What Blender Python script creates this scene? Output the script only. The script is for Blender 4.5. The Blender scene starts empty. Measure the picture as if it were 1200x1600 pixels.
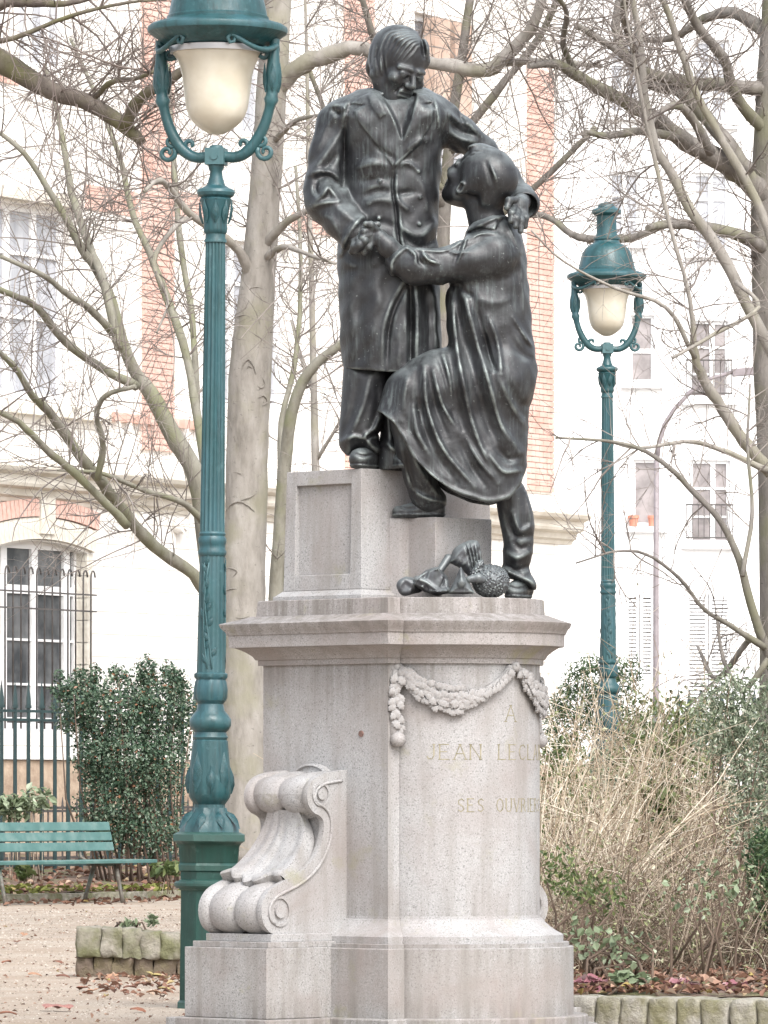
import bpy, math, random
import numpy as np
from mathutils import Vector, Matrix
random.seed(7); np.random.seed(7)
R = math.radians
sc = bpy.context.scene
col = sc.collection

# ---------------------------------------------------------------- camera
F, HOR, CZ = 9500.0, 1245.0, 1.1          # focal length and horizon in photo pixels, eye height in metres
cd = bpy.data.cameras.new('camera')
cam = bpy.data.objects.new('camera', cd); col.objects.link(cam)
cam.location = (0, 0, CZ); cam.rotation_euler = (R(90), 0, 0)
cd.sensor_fit = 'VERTICAL'; cd.sensor_height = 24.0; cd.lens = 24.0*F/1600
cd.shift_y = (HOR-800)/1600
cd.clip_start = 0.5; cd.clip_end = 2000
sc.camera = cam

# ---------------------------------------------------------------- sky, sun, exposure
SUN_EL, SUN_AZ = 48.0, 157.0               # azimuth clockwise from +Y (view direction)
w = bpy.data.worlds.new('World'); sc.world = w; w.use_nodes = True
nt = w.node_tree; nt.nodes.clear()
sky = nt.nodes.new('ShaderNodeTexSky'); sky.sky_type = 'NISHITA'; sky.sun_disc = False
sky.sun_elevation = R(SUN_EL); sky.sun_rotation = R(SUN_AZ)
sky.dust_density = 4.0; sky.ozone_density = 0.6; sky.air_density = 1.0
hs = nt.nodes.new('ShaderNodeHueSaturation'); hs.inputs['Saturation'].default_value = 0.30
bg = nt.nodes.new('ShaderNodeBackground'); bg.inputs['Strength'].default_value = 0.15
wo = nt.nodes.new('ShaderNodeOutputWorld')
nt.links.new(sky.outputs[0], hs.inputs['Color']); nt.links.new(hs.outputs[0], bg.inputs[0]); nt.links.new(bg.outputs[0], wo.inputs[0])
sd = bpy.data.lights.new('sun', 'SUN'); sd.energy = 0.5; sd.angle = R(24); sd.color = (1.0, 0.985, 0.96)
sun = bpy.data.objects.new('sun', sd); col.objects.link(sun)
_sdir = Vector((math.sin(R(SUN_AZ))*math.cos(R(SUN_EL)), math.cos(R(SUN_AZ))*math.cos(R(SUN_EL)), math.sin(R(SUN_EL))))
sun.rotation_euler = _sdir.to_track_quat('Z', 'Y').to_euler(); sun.location = _sdir*60
vs = sc.view_settings
vs.view_transform = 'Standard'; vs.look = 'None'; vs.gamma = 1.0; vs.use_curve_mapping = False
vs.exposure = 1.42
sc.render.engine = 'CYCLES'
sc.cycles.use_denoising = True
sc.cycles.max_bounces = 8; sc.cycles.transparent_max_bounces = 12
sc.render.film_transparent = False

# ---------------------------------------------------------------- helpers
def at(px, py, Y):
    return Vector(((px-600)/F*Y, Y, CZ-(py-HOR)/F*Y))
def gY(py, z=0.0):                          # distance at which a point of height z shows at row py
    return (CZ-z)*F/(py-HOR)

class MB:
    def __init__(s): s.v = []; s.f = []; s.sm = []
    def add(s, vs, fs, smooth=False):
        o = len(s.v); s.v.extend(tuple(x) for x in vs)
        for f in fs: s.f.append(tuple(i+o for i in f)); s.sm.append(smooth)
    def box(s, c, d, rz=0.0, taper=1.0, ax=None):
        x, y, z = d[0]/2, d[1]/2, d[2]/2
        vs = []
        for k, t in ((-1, 1.0), (1, taper)):
            for a, b in ((-1, -1), (1, -1), (1, 1), (-1, 1)):
                p = Vector((a*x*t, b*y*t, k*z))
                if rz: p = Matrix.Rotation(rz, 3, 'Z') @ p
                vs.append(p+Vector(c))
        s.add(vs, [(0,3,2,1),(4,5,6,7),(0,1,5,4),(1,2,6,5),(2,3,7,6),(3,0,4,7)])
    def obox(s, c, ux, uy, uz):             # box from centre and three half-axis vectors
        c = Vector(c); ux = Vector(ux); uy = Vector(uy); uz = Vector(uz); vs = []
        for k in (-1, 1):
            for a, b in ((-1, -1), (1, -1), (1, 1), (-1, 1)): vs.append(c+ux*a+uy*b+uz*k)
        s.add(vs, [(0,3,2,1),(4,5,6,7),(0,1,5,4),(1,2,6,5),(2,3,7,6),(3,0,4,7)])
    def tube(s, pts, rad, n=6, cap=True, smooth=True, wob=0.0):
        pts = [Vector(p) for p in pts]; m = len(pts)
        if not hasattr(rad, '__len__'): rad = [rad]*m
        vs = []; fs = []
        t = (pts[1]-pts[0]).normalized()
        a = t.orthogonal().normalized()
        for i in range(m):
            if i == 0: t = pts[1]-pts[0]
            elif i == m-1: t = pts[-1]-pts[-2]
            else: t = pts[i+1]-pts[i-1]
            t = t.normalized() if t.length > 1e-9 else Vector((0,0,1))
            a = a-t*a.dot(t); a = a.normalized() if a.length > 1e-6 else t.orthogonal().normalized()
            b = t.cross(a)
            for k in range(n):
                g = 2*math.pi*k/n; rr = rad[i]*(1+(random.uniform(-wob, wob) if wob else 0))
                vs.append(pts[i]+(a*math.cos(g)+b*math.sin(g))*rr)
        for i in range(m-1):
            for k in range(n):
                k2 = (k+1) % n
                fs.append((i*n+k, i*n+k2, (i+1)*n+k2, (i+1)*n+k))
        s.add(vs, fs, smooth)
        if cap:
            o = len(s.v)-len(vs)
            s.f.append(tuple(o+k for k in reversed(range(n)))); s.sm.append(False)
            s.f.append(tuple(o+(m-1)*n+k for k in range(n))); s.sm.append(False)
    def lathe(s, prof, n=24, c=(0,0,0), mod=None, smooth=True, rot=0.0):
        # prof: list of (z, r); mod(z, ang) multiplies the radius
        vs = []; fs = []; c = Vector(c)
        for z, r in prof:
            for k in range(n):
                g = 2*math.pi*k/n+rot
                q = r*(mod(z, g) if mod else 1.0)
                vs.append(c+Vector((q*math.cos(g), q*math.sin(g), z)))
        up = prof[-1][0] >= prof[0][0]
        for i in range(len(prof)-1):
            for k in range(n):
                k2 = (k+1) % n
                q = (i*n+k, i*n+k2, (i+1)*n+k2, (i+1)*n+k)
                fs.append(q if up else q[::-1])
        s.add(vs, fs, smooth)
        o = len(s.v)-len(vs)
        lo = tuple(o+k for k in range(n)); hi = tuple(o+(len(prof)-1)*n+k for k in range(n))
        if prof[0][1] > 1e-5: s.f.append(lo[::-1] if up else lo); s.sm.append(False)
        if prof[-1][1] > 1e-5: s.f.append(hi if up else hi[::-1]); s.sm.append(False)
    def rings(s, rings, smooth=False, cap=True):
        n = len(rings[0]); vs = [p for r in rings for p in r]; fs = []
        for i in range(len(rings)-1):
            for k in range(n):
                k2 = (k+1) % n
                fs.append((i*n+k, i*n+k2, (i+1)*n+k2, (i+1)*n+k))
        if cap: fs.append(tuple(reversed(range(n)))); fs.append(tuple((len(rings)-1)*n+k for k in range(n)))
        s.add(vs, fs, smooth)
    def grid(s, P, smooth=True):            # P[i][j] points
        n = len(P); m = len(P[0])
        s.add([p for r in P for p in r], [(i*m+j, i*m+j+1, (i+1)*m+j+1, (i+1)*m+j) for i in range(n-1) for j in range(m-1)], smooth)
    def prism(s, poly, a, b, smooth=False): # poly: 3D points (planar); extruded from +a to +b vectors
        a = Vector(a); b = Vector(b); n = len(poly)
        vs = [Vector(p)+a for p in poly]+[Vector(p)+b for p in poly]
        fs = [tuple(reversed(range(n))), tuple(range(n, 2*n))]+[(k, (k+1) % n, n+(k+1) % n, n+k) for k in range(n)]
        s.add(vs, fs, smooth)
    def mesh(s, name, mat, sharp=None, off=None, inv=None):
        me = bpy.data.meshes.new(name)
        vs = s.v
        if inv is not None: vs = [tuple(inv @ Vector(p)) for p in vs]
        me.from_pydata(vs, [], s.f); me.update()
        me.polygons.foreach_set('use_smooth', s.sm if sharp is None else [True]*len(s.f))
        if sharp is not None: me.set_sharp_from_angle(angle=R(sharp))
        if mat: me.materials.append(mat)
        return me
    def build(s, name, mat, parent=None, sharp=None, world=True, bev=0.0, fix=False):
        inv = root_inv(parent) if (parent is not None and world) else None
        me = s.mesh(name, mat, sharp, inv=inv)
        if fix:
            import bmesh
            bm = bmesh.new(); bm.from_mesh(me); bmesh.ops.recalc_face_normals(bm, faces=bm.faces); bm.to_mesh(me); bm.free()
        o = bpy.data.objects.new(name, me); col.objects.link(o)
        if parent is not None: o.parent = parent
        if bev:
            m = o.modifiers.new('bevel', 'BEVEL'); m.width = bev; m.segments = 2; m.limit_method = 'ANGLE'; m.angle_limit = R(35)
        return o

def root_inv(o):
    M = Matrix.Identity(4)
    while o is not None:
        M = (Matrix.Translation(o.location) @ o.rotation_euler.to_matrix().to_4x4()) @ M
        o = o.parent
    return M.inverted()
def tag(o, label=None, cat=None, group=None, kind=None):
    if label: o['label'] = label
    if cat: o['category'] = cat
    if group: o['group'] = group
    if kind: o['kind'] = kind
    return o
def empty(name, loc, rz=0.0, label=None, cat=None, group=None):
    o = bpy.data.objects.new(name, None); col.objects.link(o)
    o.location = loc; o.rotation_euler = (0, 0, rz); o.empty_display_size = 0.2
    return tag(o, label, cat, group)
def inst(name, me, parent, loc, rot=(0,0,0), scl=(1,1,1)):
    o = bpy.data.objects.new(name, me); col.objects.link(o); o.parent = parent
    o.location = loc; o.rotation_euler = rot; o.scale = scl
    return o
def np_obj(name, V, Fq, mat, parent=None, smooth=True):
    me = bpy.data.meshes.new(name)
    V = np.asarray(V, dtype=np.float32); Fq = np.asarray(Fq, dtype=np.int32)
    k = Fq.shape[1]
    me.vertices.add(len(V)); me.vertices.foreach_set('co', V.ravel())
    me.loops.add(Fq.size); me.loops.foreach_set('vertex_index', Fq.ravel())
    me.polygons.add(len(Fq)); me.polygons.foreach_set('loop_start', np.arange(0, Fq.size, k, dtype=np.int32))
    me.polygons.foreach_set('use_smooth', np.full(len(Fq), smooth))
    me.update(calc_edges=True)
    if mat: me.materials.append(mat)
    o = bpy.data.objects.new(name, me); col.objects.link(o)
    if parent is not None: o.parent = parent
    return o

# ---------------------------------------------------------------- materials
def new_mat(name):
    m = bpy.data.materials.new(name); m.use_nodes = True
    nt = m.node_tree; b = nt.nodes['Principled BSDF']
    return m, nt, b
def N(nt, t, **kw):
    n = nt.nodes.new(t)
    for k, v in kw.items():
        if k in n.inputs: n.inputs[k].default_value = v
        else: setattr(n, k, v)
    return n
def ramp(nt, fac, stops):
    r = nt.nodes.new('ShaderNodeValToRGB'); e = r.color_ramp.elements
    while len(e) < len(stops): e.new(0.5)
    for i, (p, c) in enumerate(stops):
        e[i].position = p; e[i].color = (c[0], c[1], c[2], 1) if hasattr(c, '__len__') else (c, c, c, 1)
    nt.links.new(fac, r.inputs[0]); return r.outputs[0]
def mixc(nt, fac, a, b, mode='MIX'):
    m = nt.nodes.new('ShaderNodeMix'); m.data_type = 'RGBA'; m.blend_type = mode
    for sock, val in ((m.inputs['Factor'], fac), (m.inputs[6], a), (m.inputs[7], b)):
        if hasattr(val, 'is_output'): nt.links.new(val, sock)
        elif hasattr(val, '__len__'): sock.default_value = (*val[:3], 1)
        else: sock.default_value = val
    return m.outputs[2]
def coords(nt, scale=(1,1,1), kind='Object', rnd=False):
    tc = nt.nodes.new('ShaderNodeTexCoord'); mp = nt.nodes.new('ShaderNodeMapping')
    mp.inputs['Scale'].default_value = scale
    nt.links.new(tc.outputs[kind], mp.inputs[0])
    if rnd:
        oi = nt.nodes.new('ShaderNodeObjectInfo'); vm = nt.nodes.new('ShaderNodeVectorMath'); vm.operation = 'SCALE'
        cx = nt.nodes.new('ShaderNodeCombineXYZ')
        for k in range(3): nt.links.new(oi.outputs['Random'], cx.inputs[k])
        nt.links.new(cx.outputs[0], vm.inputs[0]); vm.inputs['Scale'].default_value = 37.0
        nt.links.new(vm.outputs[0], mp.inputs['Location'])
    return mp.outputs[0]
def noise(nt, vec, scale, detail=3, rough=0.55, dist=0.0):
    n = N(nt, 'ShaderNodeTexNoise'); n.inputs['Scale'].default_value = scale
    n.inputs['Detail'].default_value = detail; n.inputs['Roughness'].default_value = rough; n.inputs['Distortion'].default_value = dist
    nt.links.new(vec, n.inputs['Vector']); return n.outputs['Fac']
def bump(nt, b, h, strength=0.3, dist=0.01):
    n = nt.nodes.new('ShaderNodeBump'); n.inputs['Strength'].default_value = strength; n.inputs['Distance'].default_value = dist
    nt.links.new(h, n.inputs['Height']); nt.links.new(n.outputs[0], b.inputs['Normal'])
def simple(name, c1, c2=None, scale=8.0, rough=0.6, metal=0.0, bstr=0.0, bdist=0.01, bscale=None, vscale=(1,1,1), rnd=False, lo=0.35, hi=0.65, spec=0.5, c3=None, s3=2.0, wear=False):
    m, nt, b = new_mat(name)
    b.inputs['Roughness'].default_value = rough; b.inputs['Metallic'].default_value = metal; b.inputs['Specular IOR Level'].default_value = spec
    vec = coords(nt, vscale, rnd=rnd)
    if c2 is None: b.inputs['Base Color'].default_value = (*c1, 1); f = None
    else:
        f = noise(nt, vec, scale); c = ramp(nt, f, [(lo, c1), (hi, c2)])
        if c3 is not None: c = mixc(nt, ramp(nt, noise(nt, vec, s3, 4), [(0.5, 0.0), (0.68, 1.0)]), c, c3)
        if wear:                                # grime in streaks, chalky patches, scuffed crests
            c = mixc(nt, ramp(nt, noise(nt, coords(nt, (14, 14, 0.9)), 2.0, 5, 0.7), [(0.50, 0.0), (0.70, 0.7)]), c, tuple(x*0.4+0.006 for x in c1))
            c = mixc(nt, ramp(nt, noise(nt, coords(nt), 16, 5, 0.7), [(0.58, 0.0), (0.75, 0.55)]), c, tuple(x*1.6+0.05 for x in c2))
            gm = nt.nodes.new('ShaderNodeNewGeometry'); c = mixc(nt, ramp(nt, gm.outputs['Pointiness'], [(0.53, 0.0), (0.62, 0.5)]), c, tuple(x*1.5+0.06 for x in c2))
            nt.links.new(ramp(nt, noise(nt, coords(nt), 9, 4), [(0.3, rough-0.1), (0.7, rough+0.22)]), b.inputs['Roughness'])
        nt.links.new(c, b.inputs['Base Color'])
    if bstr: bump(nt, b, noise(nt, vec, bscale or scale, 4), bstr, bdist)
    return m

def granite(name, dark, mid, light, stain=0.35, drip=None):
    m, nt, b = new_mat(name); b.inputs['Roughness'].default_value = 0.75; b.inputs['Specular IOR Level'].default_value = 0.3
    vec = coords(nt)
    f = noise(nt, vec, 150, 3, 0.75)
    c = ramp(nt, f, [(0.30, dark), (0.47, mid), (0.55, mid), (0.70, light)])
    v = N(nt, 'ShaderNodeTexVoronoi'); v.inputs['Scale'].default_value = 190; nt.links.new(vec, v.inputs['Vector'])
    sp = ramp(nt, v.outputs['Color'], [(0.78, 0.0), (0.88, 0.75)])
    c = mixc(nt, sp, c, tuple(x*0.7 for x in dark))
    big = noise(nt, vec, 2.3, 5, 0.6, 0.5)
    c = mixc(nt, ramp(nt, big, [(0.42, 0.0), (0.72, stain)]), c, (0.24, 0.205, 0.19))
    vec2 = coords(nt, (7, 7, 0.7)); st = noise(nt, vec2, 1.6, 4, 0.6)
    c = mixc(nt, ramp(nt, st, [(0.48, 0.0), (0.72, stain*0.85)]), c, (0.215, 0.20, 0.185))
    gr = noise(nt, vec, 5.0, 5, 0.65)
    c = mixc(nt, ramp(nt, gr, [(0.60, 0.0), (0.74, stain*0.7)]), c, (0.25, 0.24, 0.15))
    if drip:                                   # sooty runs that start under a ledge and fade downwards
        tc = nt.nodes.new('ShaderNodeTexCoord'); sz = nt.nodes.new('ShaderNodeSeparateXYZ'); nt.links.new(tc.outputs['Object'], sz.inputs[0])
        for z0, z1, amt in drip:
            mr = nt.nodes.new('ShaderNodeMapRange'); nt.links.new(sz.outputs[2], mr.inputs[0]); mr.inputs[1].default_value = z0; mr.inputs[2].default_value = z1
            mu = nt.nodes.new('ShaderNodeMath'); mu.operation = 'MULTIPLY'; nt.links.new(mr.outputs[0], mu.inputs[0])
            nt.links.new(ramp(nt, noise(nt, coords(nt, (16, 16, 0.5)), 1.5, 5, 0.65), [(0.40, 0.0), (0.68, amt)]), mu.inputs[1])
            c = mixc(nt, mu.outputs[0], c, (0.135, 0.12, 0.105))
    nt.links.new(c, b.inputs['Base Color'])
    bump(nt, b, noise(nt, vec, 110, 3, 0.7), 0.35, 0.003)
    return m

M = {}
M['granite'] = granite('granite', (0.20, 0.198, 0.198), (0.335, 0.332, 0.332), (0.455, 0.452, 0.452), 0.75)
M['granite_shaft'] = granite('granite_shaft', (0.20, 0.198, 0.198), (0.335, 0.332, 0.332), (0.455, 0.452, 0.452), 0.65, [(1.35, 1.78, 0.75), (0.75, 0.52, 0.5)])
M['granite_step'] = granite('granite_step', (0.175, 0.17, 0.167), (0.305, 0.298, 0.292), (0.435, 0.428, 0.42), 0.9, [(0.22, 0.08, 0.8), (0.25, 0.46, 0.6)])
M['granite_cornice'] = granite('granite_cornice', (0.17, 0.157, 0.152), (0.30, 0.284, 0.277), (0.44, 0.42, 0.41), 1.0, [(1.80, 1.92, 0.8)])
M['letter'] = simple('letter_paint', (0.15, 0.135, 0.075), (0.30, 0.27, 0.19), 40, 0.8)

def bronze(name='bronze', pat=1.0):
    m, nt, b = new_mat(name)
    vec = coords(nt)
    n1 = noise(nt, vec, 9, 5, 0.6)
    q = 1.0 if pat <= 1 else 2.6
    base = ramp(nt, n1, [(0.3, (0.012*q, 0.012*q, 0.0135*q)), (0.55, (0.024*q, 0.025*q, 0.028*q)), (0.75, (0.044*q, 0.048*q, 0.050*q))])
    # rain streaks of pale green corrosion
    vs_ = coords(nt, (30, 30, 1.1)); st = noise(nt, vs_, 2.2, 5, 0.7, 0.1)
    patch = noise(nt, vec, 3.6, 4, 0.6)
    mm = nt.nodes.new('ShaderNodeMath'); mm.operation = 'MULTIPLY'
    nt.links.new(ramp(nt, st, [(0.48, 0.0), (0.72, 0.8)]), mm.inputs[0])
    nt.links.new(ramp(nt, patch, [(0.44, 0.12*(pat-1)), (0.68, min(1, 0.75*pat))]), mm.inputs[1])
    c = mixc(nt, mm.outputs[0], base, (0.15, 0.185, 0.183))
    # worn, oxidised crests
    g = nt.nodes.new('ShaderNodeNewGeometry')
    pt = ramp(nt, g.outputs['Pointiness'], [(0.508, 0.0), (0.555, 1.0)])
    pm = nt.nodes.new('ShaderNodeMath'); pm.operation = 'MULTIPLY'
    nt.links.new(pt, pm.inputs[0]); nt.links.new(ramp(nt, noise(nt, vec, 14, 3), [(0.38, 0.05), (0.66, 0.9)]), pm.inputs[1])
    c = mixc(nt, pm.outputs[0], c, (0.26, 0.30, 0.29))
    # sky light painted pale on upward faces, together with a rain-washed crust
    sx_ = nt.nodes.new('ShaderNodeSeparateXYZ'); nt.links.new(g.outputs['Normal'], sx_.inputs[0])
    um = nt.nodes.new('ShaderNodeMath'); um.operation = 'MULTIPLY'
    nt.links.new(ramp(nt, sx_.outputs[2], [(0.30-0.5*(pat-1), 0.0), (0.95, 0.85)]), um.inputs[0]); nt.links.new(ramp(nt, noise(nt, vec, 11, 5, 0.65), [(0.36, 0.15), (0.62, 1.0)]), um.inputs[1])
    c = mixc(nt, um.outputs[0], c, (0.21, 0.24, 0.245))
    sp = noise(nt, vec, 75, 2, 0.5)
    c = mixc(nt, ramp(nt, sp, [(0.69, 0.0), (0.78, 0.5)]), c, (0.26, 0.29, 0.28))
    nt.links.new(c, b.inputs['Base Color'])
    b.inputs['Metallic'].default_value = 0.25
    b.inputs['Specular IOR Level'].default_value = 0.55
    nt.links.new(ramp(nt, n1, [(0.3, 0.33), (0.7, 0.54)]), b.inputs['Roughness'])
    bump(nt, b, noise(nt, vec, 45, 5, 0.7), 0.35, 0.005)
    return m
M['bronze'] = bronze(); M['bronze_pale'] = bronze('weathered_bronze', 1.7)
M['lamp_paint'] = simple('green_lamp_paint', (0.010, 0.050, 0.056), (0.018, 0.075, 0.084), 14, 0.38, 0.0, 0.4, 0.006, 55, (1,1,0.35), spec=0.5, wear=True, c3=(0.030, 0.095, 0.118), s3=4)
M['lamp_base_paint'] = simple('green_base_paint', (0.004, 0.034, 0.026), (0.007, 0.052, 0.041), 10, 0.4, 0.0, 0.35, 0.006, 50, (1,1,0.3), spec=0.5, wear=True, c3=(0.012, 0.058, 0.058), s3=5)
M['steel'] = simple('steel_ring', (0.62, 0.63, 0.66), None, rough=0.3, metal=0.8)
def opal():
    m, nt, b = new_mat('opal_glass')
    vec = coords(nt)
    c = ramp(nt, noise(nt, vec, 6, 3), [(0.35, (0.52, 0.475, 0.385)), (0.7, (0.63, 0.595, 0.51))])
    nt.links.new(c, b.inputs['Base Color']); b.inputs['Roughness'].default_value = 0.22
    b.inputs['Subsurface Weight'].default_value = 0.35; b.inputs['Subsurface Radius'].default_value = (0.1, 0.09, 0.07); b.inputs['Subsurface Scale'].default_value = 0.5
    return m
M['opal'] = opal()
M['gravel'] = None
M['bark'] = None
# ---------------------------------------------------------------- ground, beds
def gravel_mat():
    m, nt, b = new_mat('gravel'); vec = coords(nt)
    n1 = noise(nt, vec, 130, 2, 0.7); n2 = noise(nt, vec, 1.1, 5, 0.6); n3 = noise(nt, vec, 26, 3, 0.7)
    c = ramp(nt, n1, [(0.30, (0.19, 0.155, 0.12)), (0.46, (0.36, 0.305, 0.25)), (0.58, (0.44, 0.385, 0.325)), (0.72, (0.54, 0.485, 0.425))])
    c = mixc(nt, ramp(nt, n2, [(0.40, 0.0), (0.64, 0.8)]), c, (0.30, 0.235, 0.18))
    c = mixc(nt, ramp(nt, n3, [(0.62, 0.0), (0.72, 0.7)]), c, (0.24, 0.18, 0.145))
    nt.links.new(c, b.inputs['Base Color']); b.inputs['Roughness'].default_value = 0.95; b.inputs['Specular IOR Level'].default_value = 0.15
    bump(nt, b, noise(nt, vec, 90, 4, 0.7), 0.6, 0.012)
    return m
M['gravel'] = gravel_mat()
M['soil'] = simple('leaf_mould_soil', (0.075, 0.05, 0.038), (0.20, 0.135, 0.10), 22, 0.95, 0, 0.7, 0.02, 60, c3=(0.12, 0.13, 0.05), s3=3.0)
M['asphalt'] = simple('pavement_grey', (0.30, 0.29, 0.28), (0.42, 0.41, 0.40), 30, 0.9, 0, 0.2, 0.005, 90)
mb = MB(); xs = [-400+20*i for i in range(41)]
mb.add([(-600, 2, 0), (600, 2, 0), (600, 900, 0), (-600, 900, 0)], [(0, 1, 2, 3)])
tag(mb.build('ground', M['gravel']), kind='structure')

# directions shared by facade, fence and bench: they run away to the right
DU = Vector((0.53, 0.848, 0)).normalized(); DN = Vector((DU.y, -DU.x, 0))
def line_pt(o, u, n=0.0, z=0.0): return Vector(o)+DU*u+DN*n+Vector((0, 0, z))
BENCH0 = at(198, 1409, 63.0); BENCH0.z = 0     # front right foot of the bench
# leaf-strewn bed behind the bench, raised a little
def bed(name, poly, z0, z1, mat, label=None):
    mb = MB(); n = len(poly)
    mb.rings([[Vector((x, y, -0.05)) for x, y in poly], [Vector((x, y, z)) for (x, y), z in zip(poly, z1 if hasattr(z1, '__len__') else [z1]*n)]])
    return tag(mb.build(name, mat, fix=True), kind='structure')
e0 = line_pt(BENCH0, -12, -1.0); e1 = line_pt(BENCH0, 22, -1.0); b1 = line_pt(BENCH0, 22, -8.5); b0 = line_pt(BENCH0, -12, -8.5)
mbx = MB()
nu, nn_ = 60, 14; Pg = []
for i in range(nu+1):
    row = []
    for j in range(nn_+1):
        u = -12+34*i/nu; v = j/nn_; p = line_pt(BENCH0, u, -1.0-7.5*v)
        row.append((p.x, p.y, 0.07+0.30*v**0.7+0.03*math.sin(u*2.1+j)+0.02*math.sin(u*5.3+j*2)))
    Pg.append(row)
mbx.grid(Pg); tag(mbx.build('planting_bed', M['soil']), kind='structure')
# the bed on the right behind the low kerb
RK0, RK1 = at(872, 1600, 29.0), at(1330, 1600, 28.2)
Pg = []
for i in range(41):
    row = []
    for j in range(31):
        u = i/40; v = j/30
        x0 = RK0.x+0.06+(RK1.x+6-RK0.x)*u; y0 = 29.25-0.8*u
        x = x0+(-0.2)*v+0.0; y = y0+36*v**1.5
        if i == 0: x -= 2.2*v
        row.append((x, y, 0.13+0.10*v+0.02*math.sin(i*1.7+j*2.3)))
    Pg.append(row)
mbx = MB(); mbx.grid(Pg); tag(mbx.build('planting_bed', M['soil']), kind='structure')
# street and pavement beyond the railings
mb = MB(); q = [line_pt(BENCH0, -60, -9.2), line_pt(BENCH0, 200, -9.2), line_pt(BENCH0, 200, -60), line_pt(BENCH0, -60, -60)]
mb.add([(p.x, p.y, 0.006) for p in q], [(0, 1, 2, 3)]); tag(mb.build('pavement', M['asphalt'], fix=True), kind='structure')
# ---------------------------------------------------------------- the stone pedestal
YC = 27.87                                  # distance of the pedestal's bow centre
KP = 27.70/F                                # metres per photo pixel at the monument
def zl(py): return CZ-(py-HOR)*KP
PED = empty('stone_pedestal', ((691-600)*KP, YC, 0.0), R(-45),
            'tall pinkish grey granite pedestal with scroll brackets, leaf garlands and carved lettering', 'pedestal')
R1, LL, RB = 52.0, 172.0, 226.0
def outline(o, n=28):
    le = 147+0.8*o; rad = 154+o; ph = math.asin(min(0.999, le/rad))
    P = [(R1+o, LL+o), (R1+o, le)]
    P += [(rad*math.cos(ph-2*ph*i/n), rad*math.sin(ph-2*ph*i/n)) for i in range(n+1)]
    P += [(-30-o, -138-o), (-RB-o, -138-o), (-RB-o, LL+o)]
    return [(r*KP, -l*KP) for r, l in P]     # counter-clockwise in (x, y)
def loft(name, levels, mat, parent=PED, n=28, ofn=outline):
    mb = MB(); rings = []
    for py, o in levels: rings.append([Vector((x, y, zl(py))) for x, y in ofn(o, n)])
    mb.rings(rings)
    return mb.build(name, mat, parent, sharp=28, world=False, fix=True)
GR = M['granite']; GS = M['granite_step']
ZG = HOR+CZ/KP                               # photo row of the ground at the monument
loft('bottom_step', [(ZG+6, 92), (1603, 92), (1601, 90)], GS)
loft('step', [(1601.5, 76), (1588, 76), (1586, 74)], GS)
loft('base_block', [(1586.5, 53), (1480, 53), (1478.5, 51), (1478.5, 46), (1472.5, 46), (1472, 44.5)], GS)
loft('base_moulding', [(1472.2, 37), (1461, 37), (1459, 34), (1455, 26), (1449, 17), (1442, 9), (1436.5, 4.5), (1435, 4), (1434.5, 1.5), (1430, 1.0)], GR)
loft('shaft', [(1430.5, 0), (1038, 0)], M['granite_shaft'])
loft('cornice', [(1038.5, 6), (1030, 6), (1029.5, 9), (1024, 12), (1018, 19), (1013, 27), (1010.5, 33), (1010, 38.5), (991, 39), (990.5, 41), (985, 43), (979, 48), (973.5, 50), (972.5, 48.5), (968, 34), (963, 19), (961, 14)], M['granite_cornice'])
loft('upper_plinth', [(961.5, 8), (937.5, 6.5), (936, 4)], M['granite_cornice'])

def lbox(mb, r0, r1, l0, l1, p0, p1):        # box in pedestal axes; p0 lower row, p1 upper row
    mb.box(((r0+r1)/2*KP, -(l0+l1)/2*KP, (zl(p0)+zl(p1))/2), (abs(r1-r0)*KP, abs(l1-l0)*KP, abs(zl(p1)-zl(p0))))
# the bracket's foot on the left face, and its twin on the hidden right face
for sgn in (1, -1):
    a, b = (-204, -20) if sgn > 0 else (-267, -83)
    mb = MB(); lbox(mb, a, b, sgn*223, sgn*363, 1586.3, 1477.5)
    o = mb.build('bracket_base', GS, PED, world=False, bev=0.004)
    mb = MB(); lbox(mb, a+9, b-6, sgn*90, sgn*354, 1477.7, 1468.5); mb.build('bracket_base_fillet', GS, PED, world=False, bev=0.003)
    mb = MB(); lbox(mb, a+24, b-14, sgn*90, sgn*340, 1468.7, 1456.5); mb.build('bracket_base_slab', GR, PED, world=False, bev=0.003)
    mb = MB(); lbox(mb, a-18, b+22, sgn*240, sgn*386, 1601.2, 1586.7); mb.build('step_extension', GS, PED, world=False, bev=0.004)
    mb = MB(); lbox(mb, a-30, b+36, sgn*255, sgn*402, ZG+6, 1602.0); mb.build('bottom_step_extension', GS, PED, world=False, bev=0.004)

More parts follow.
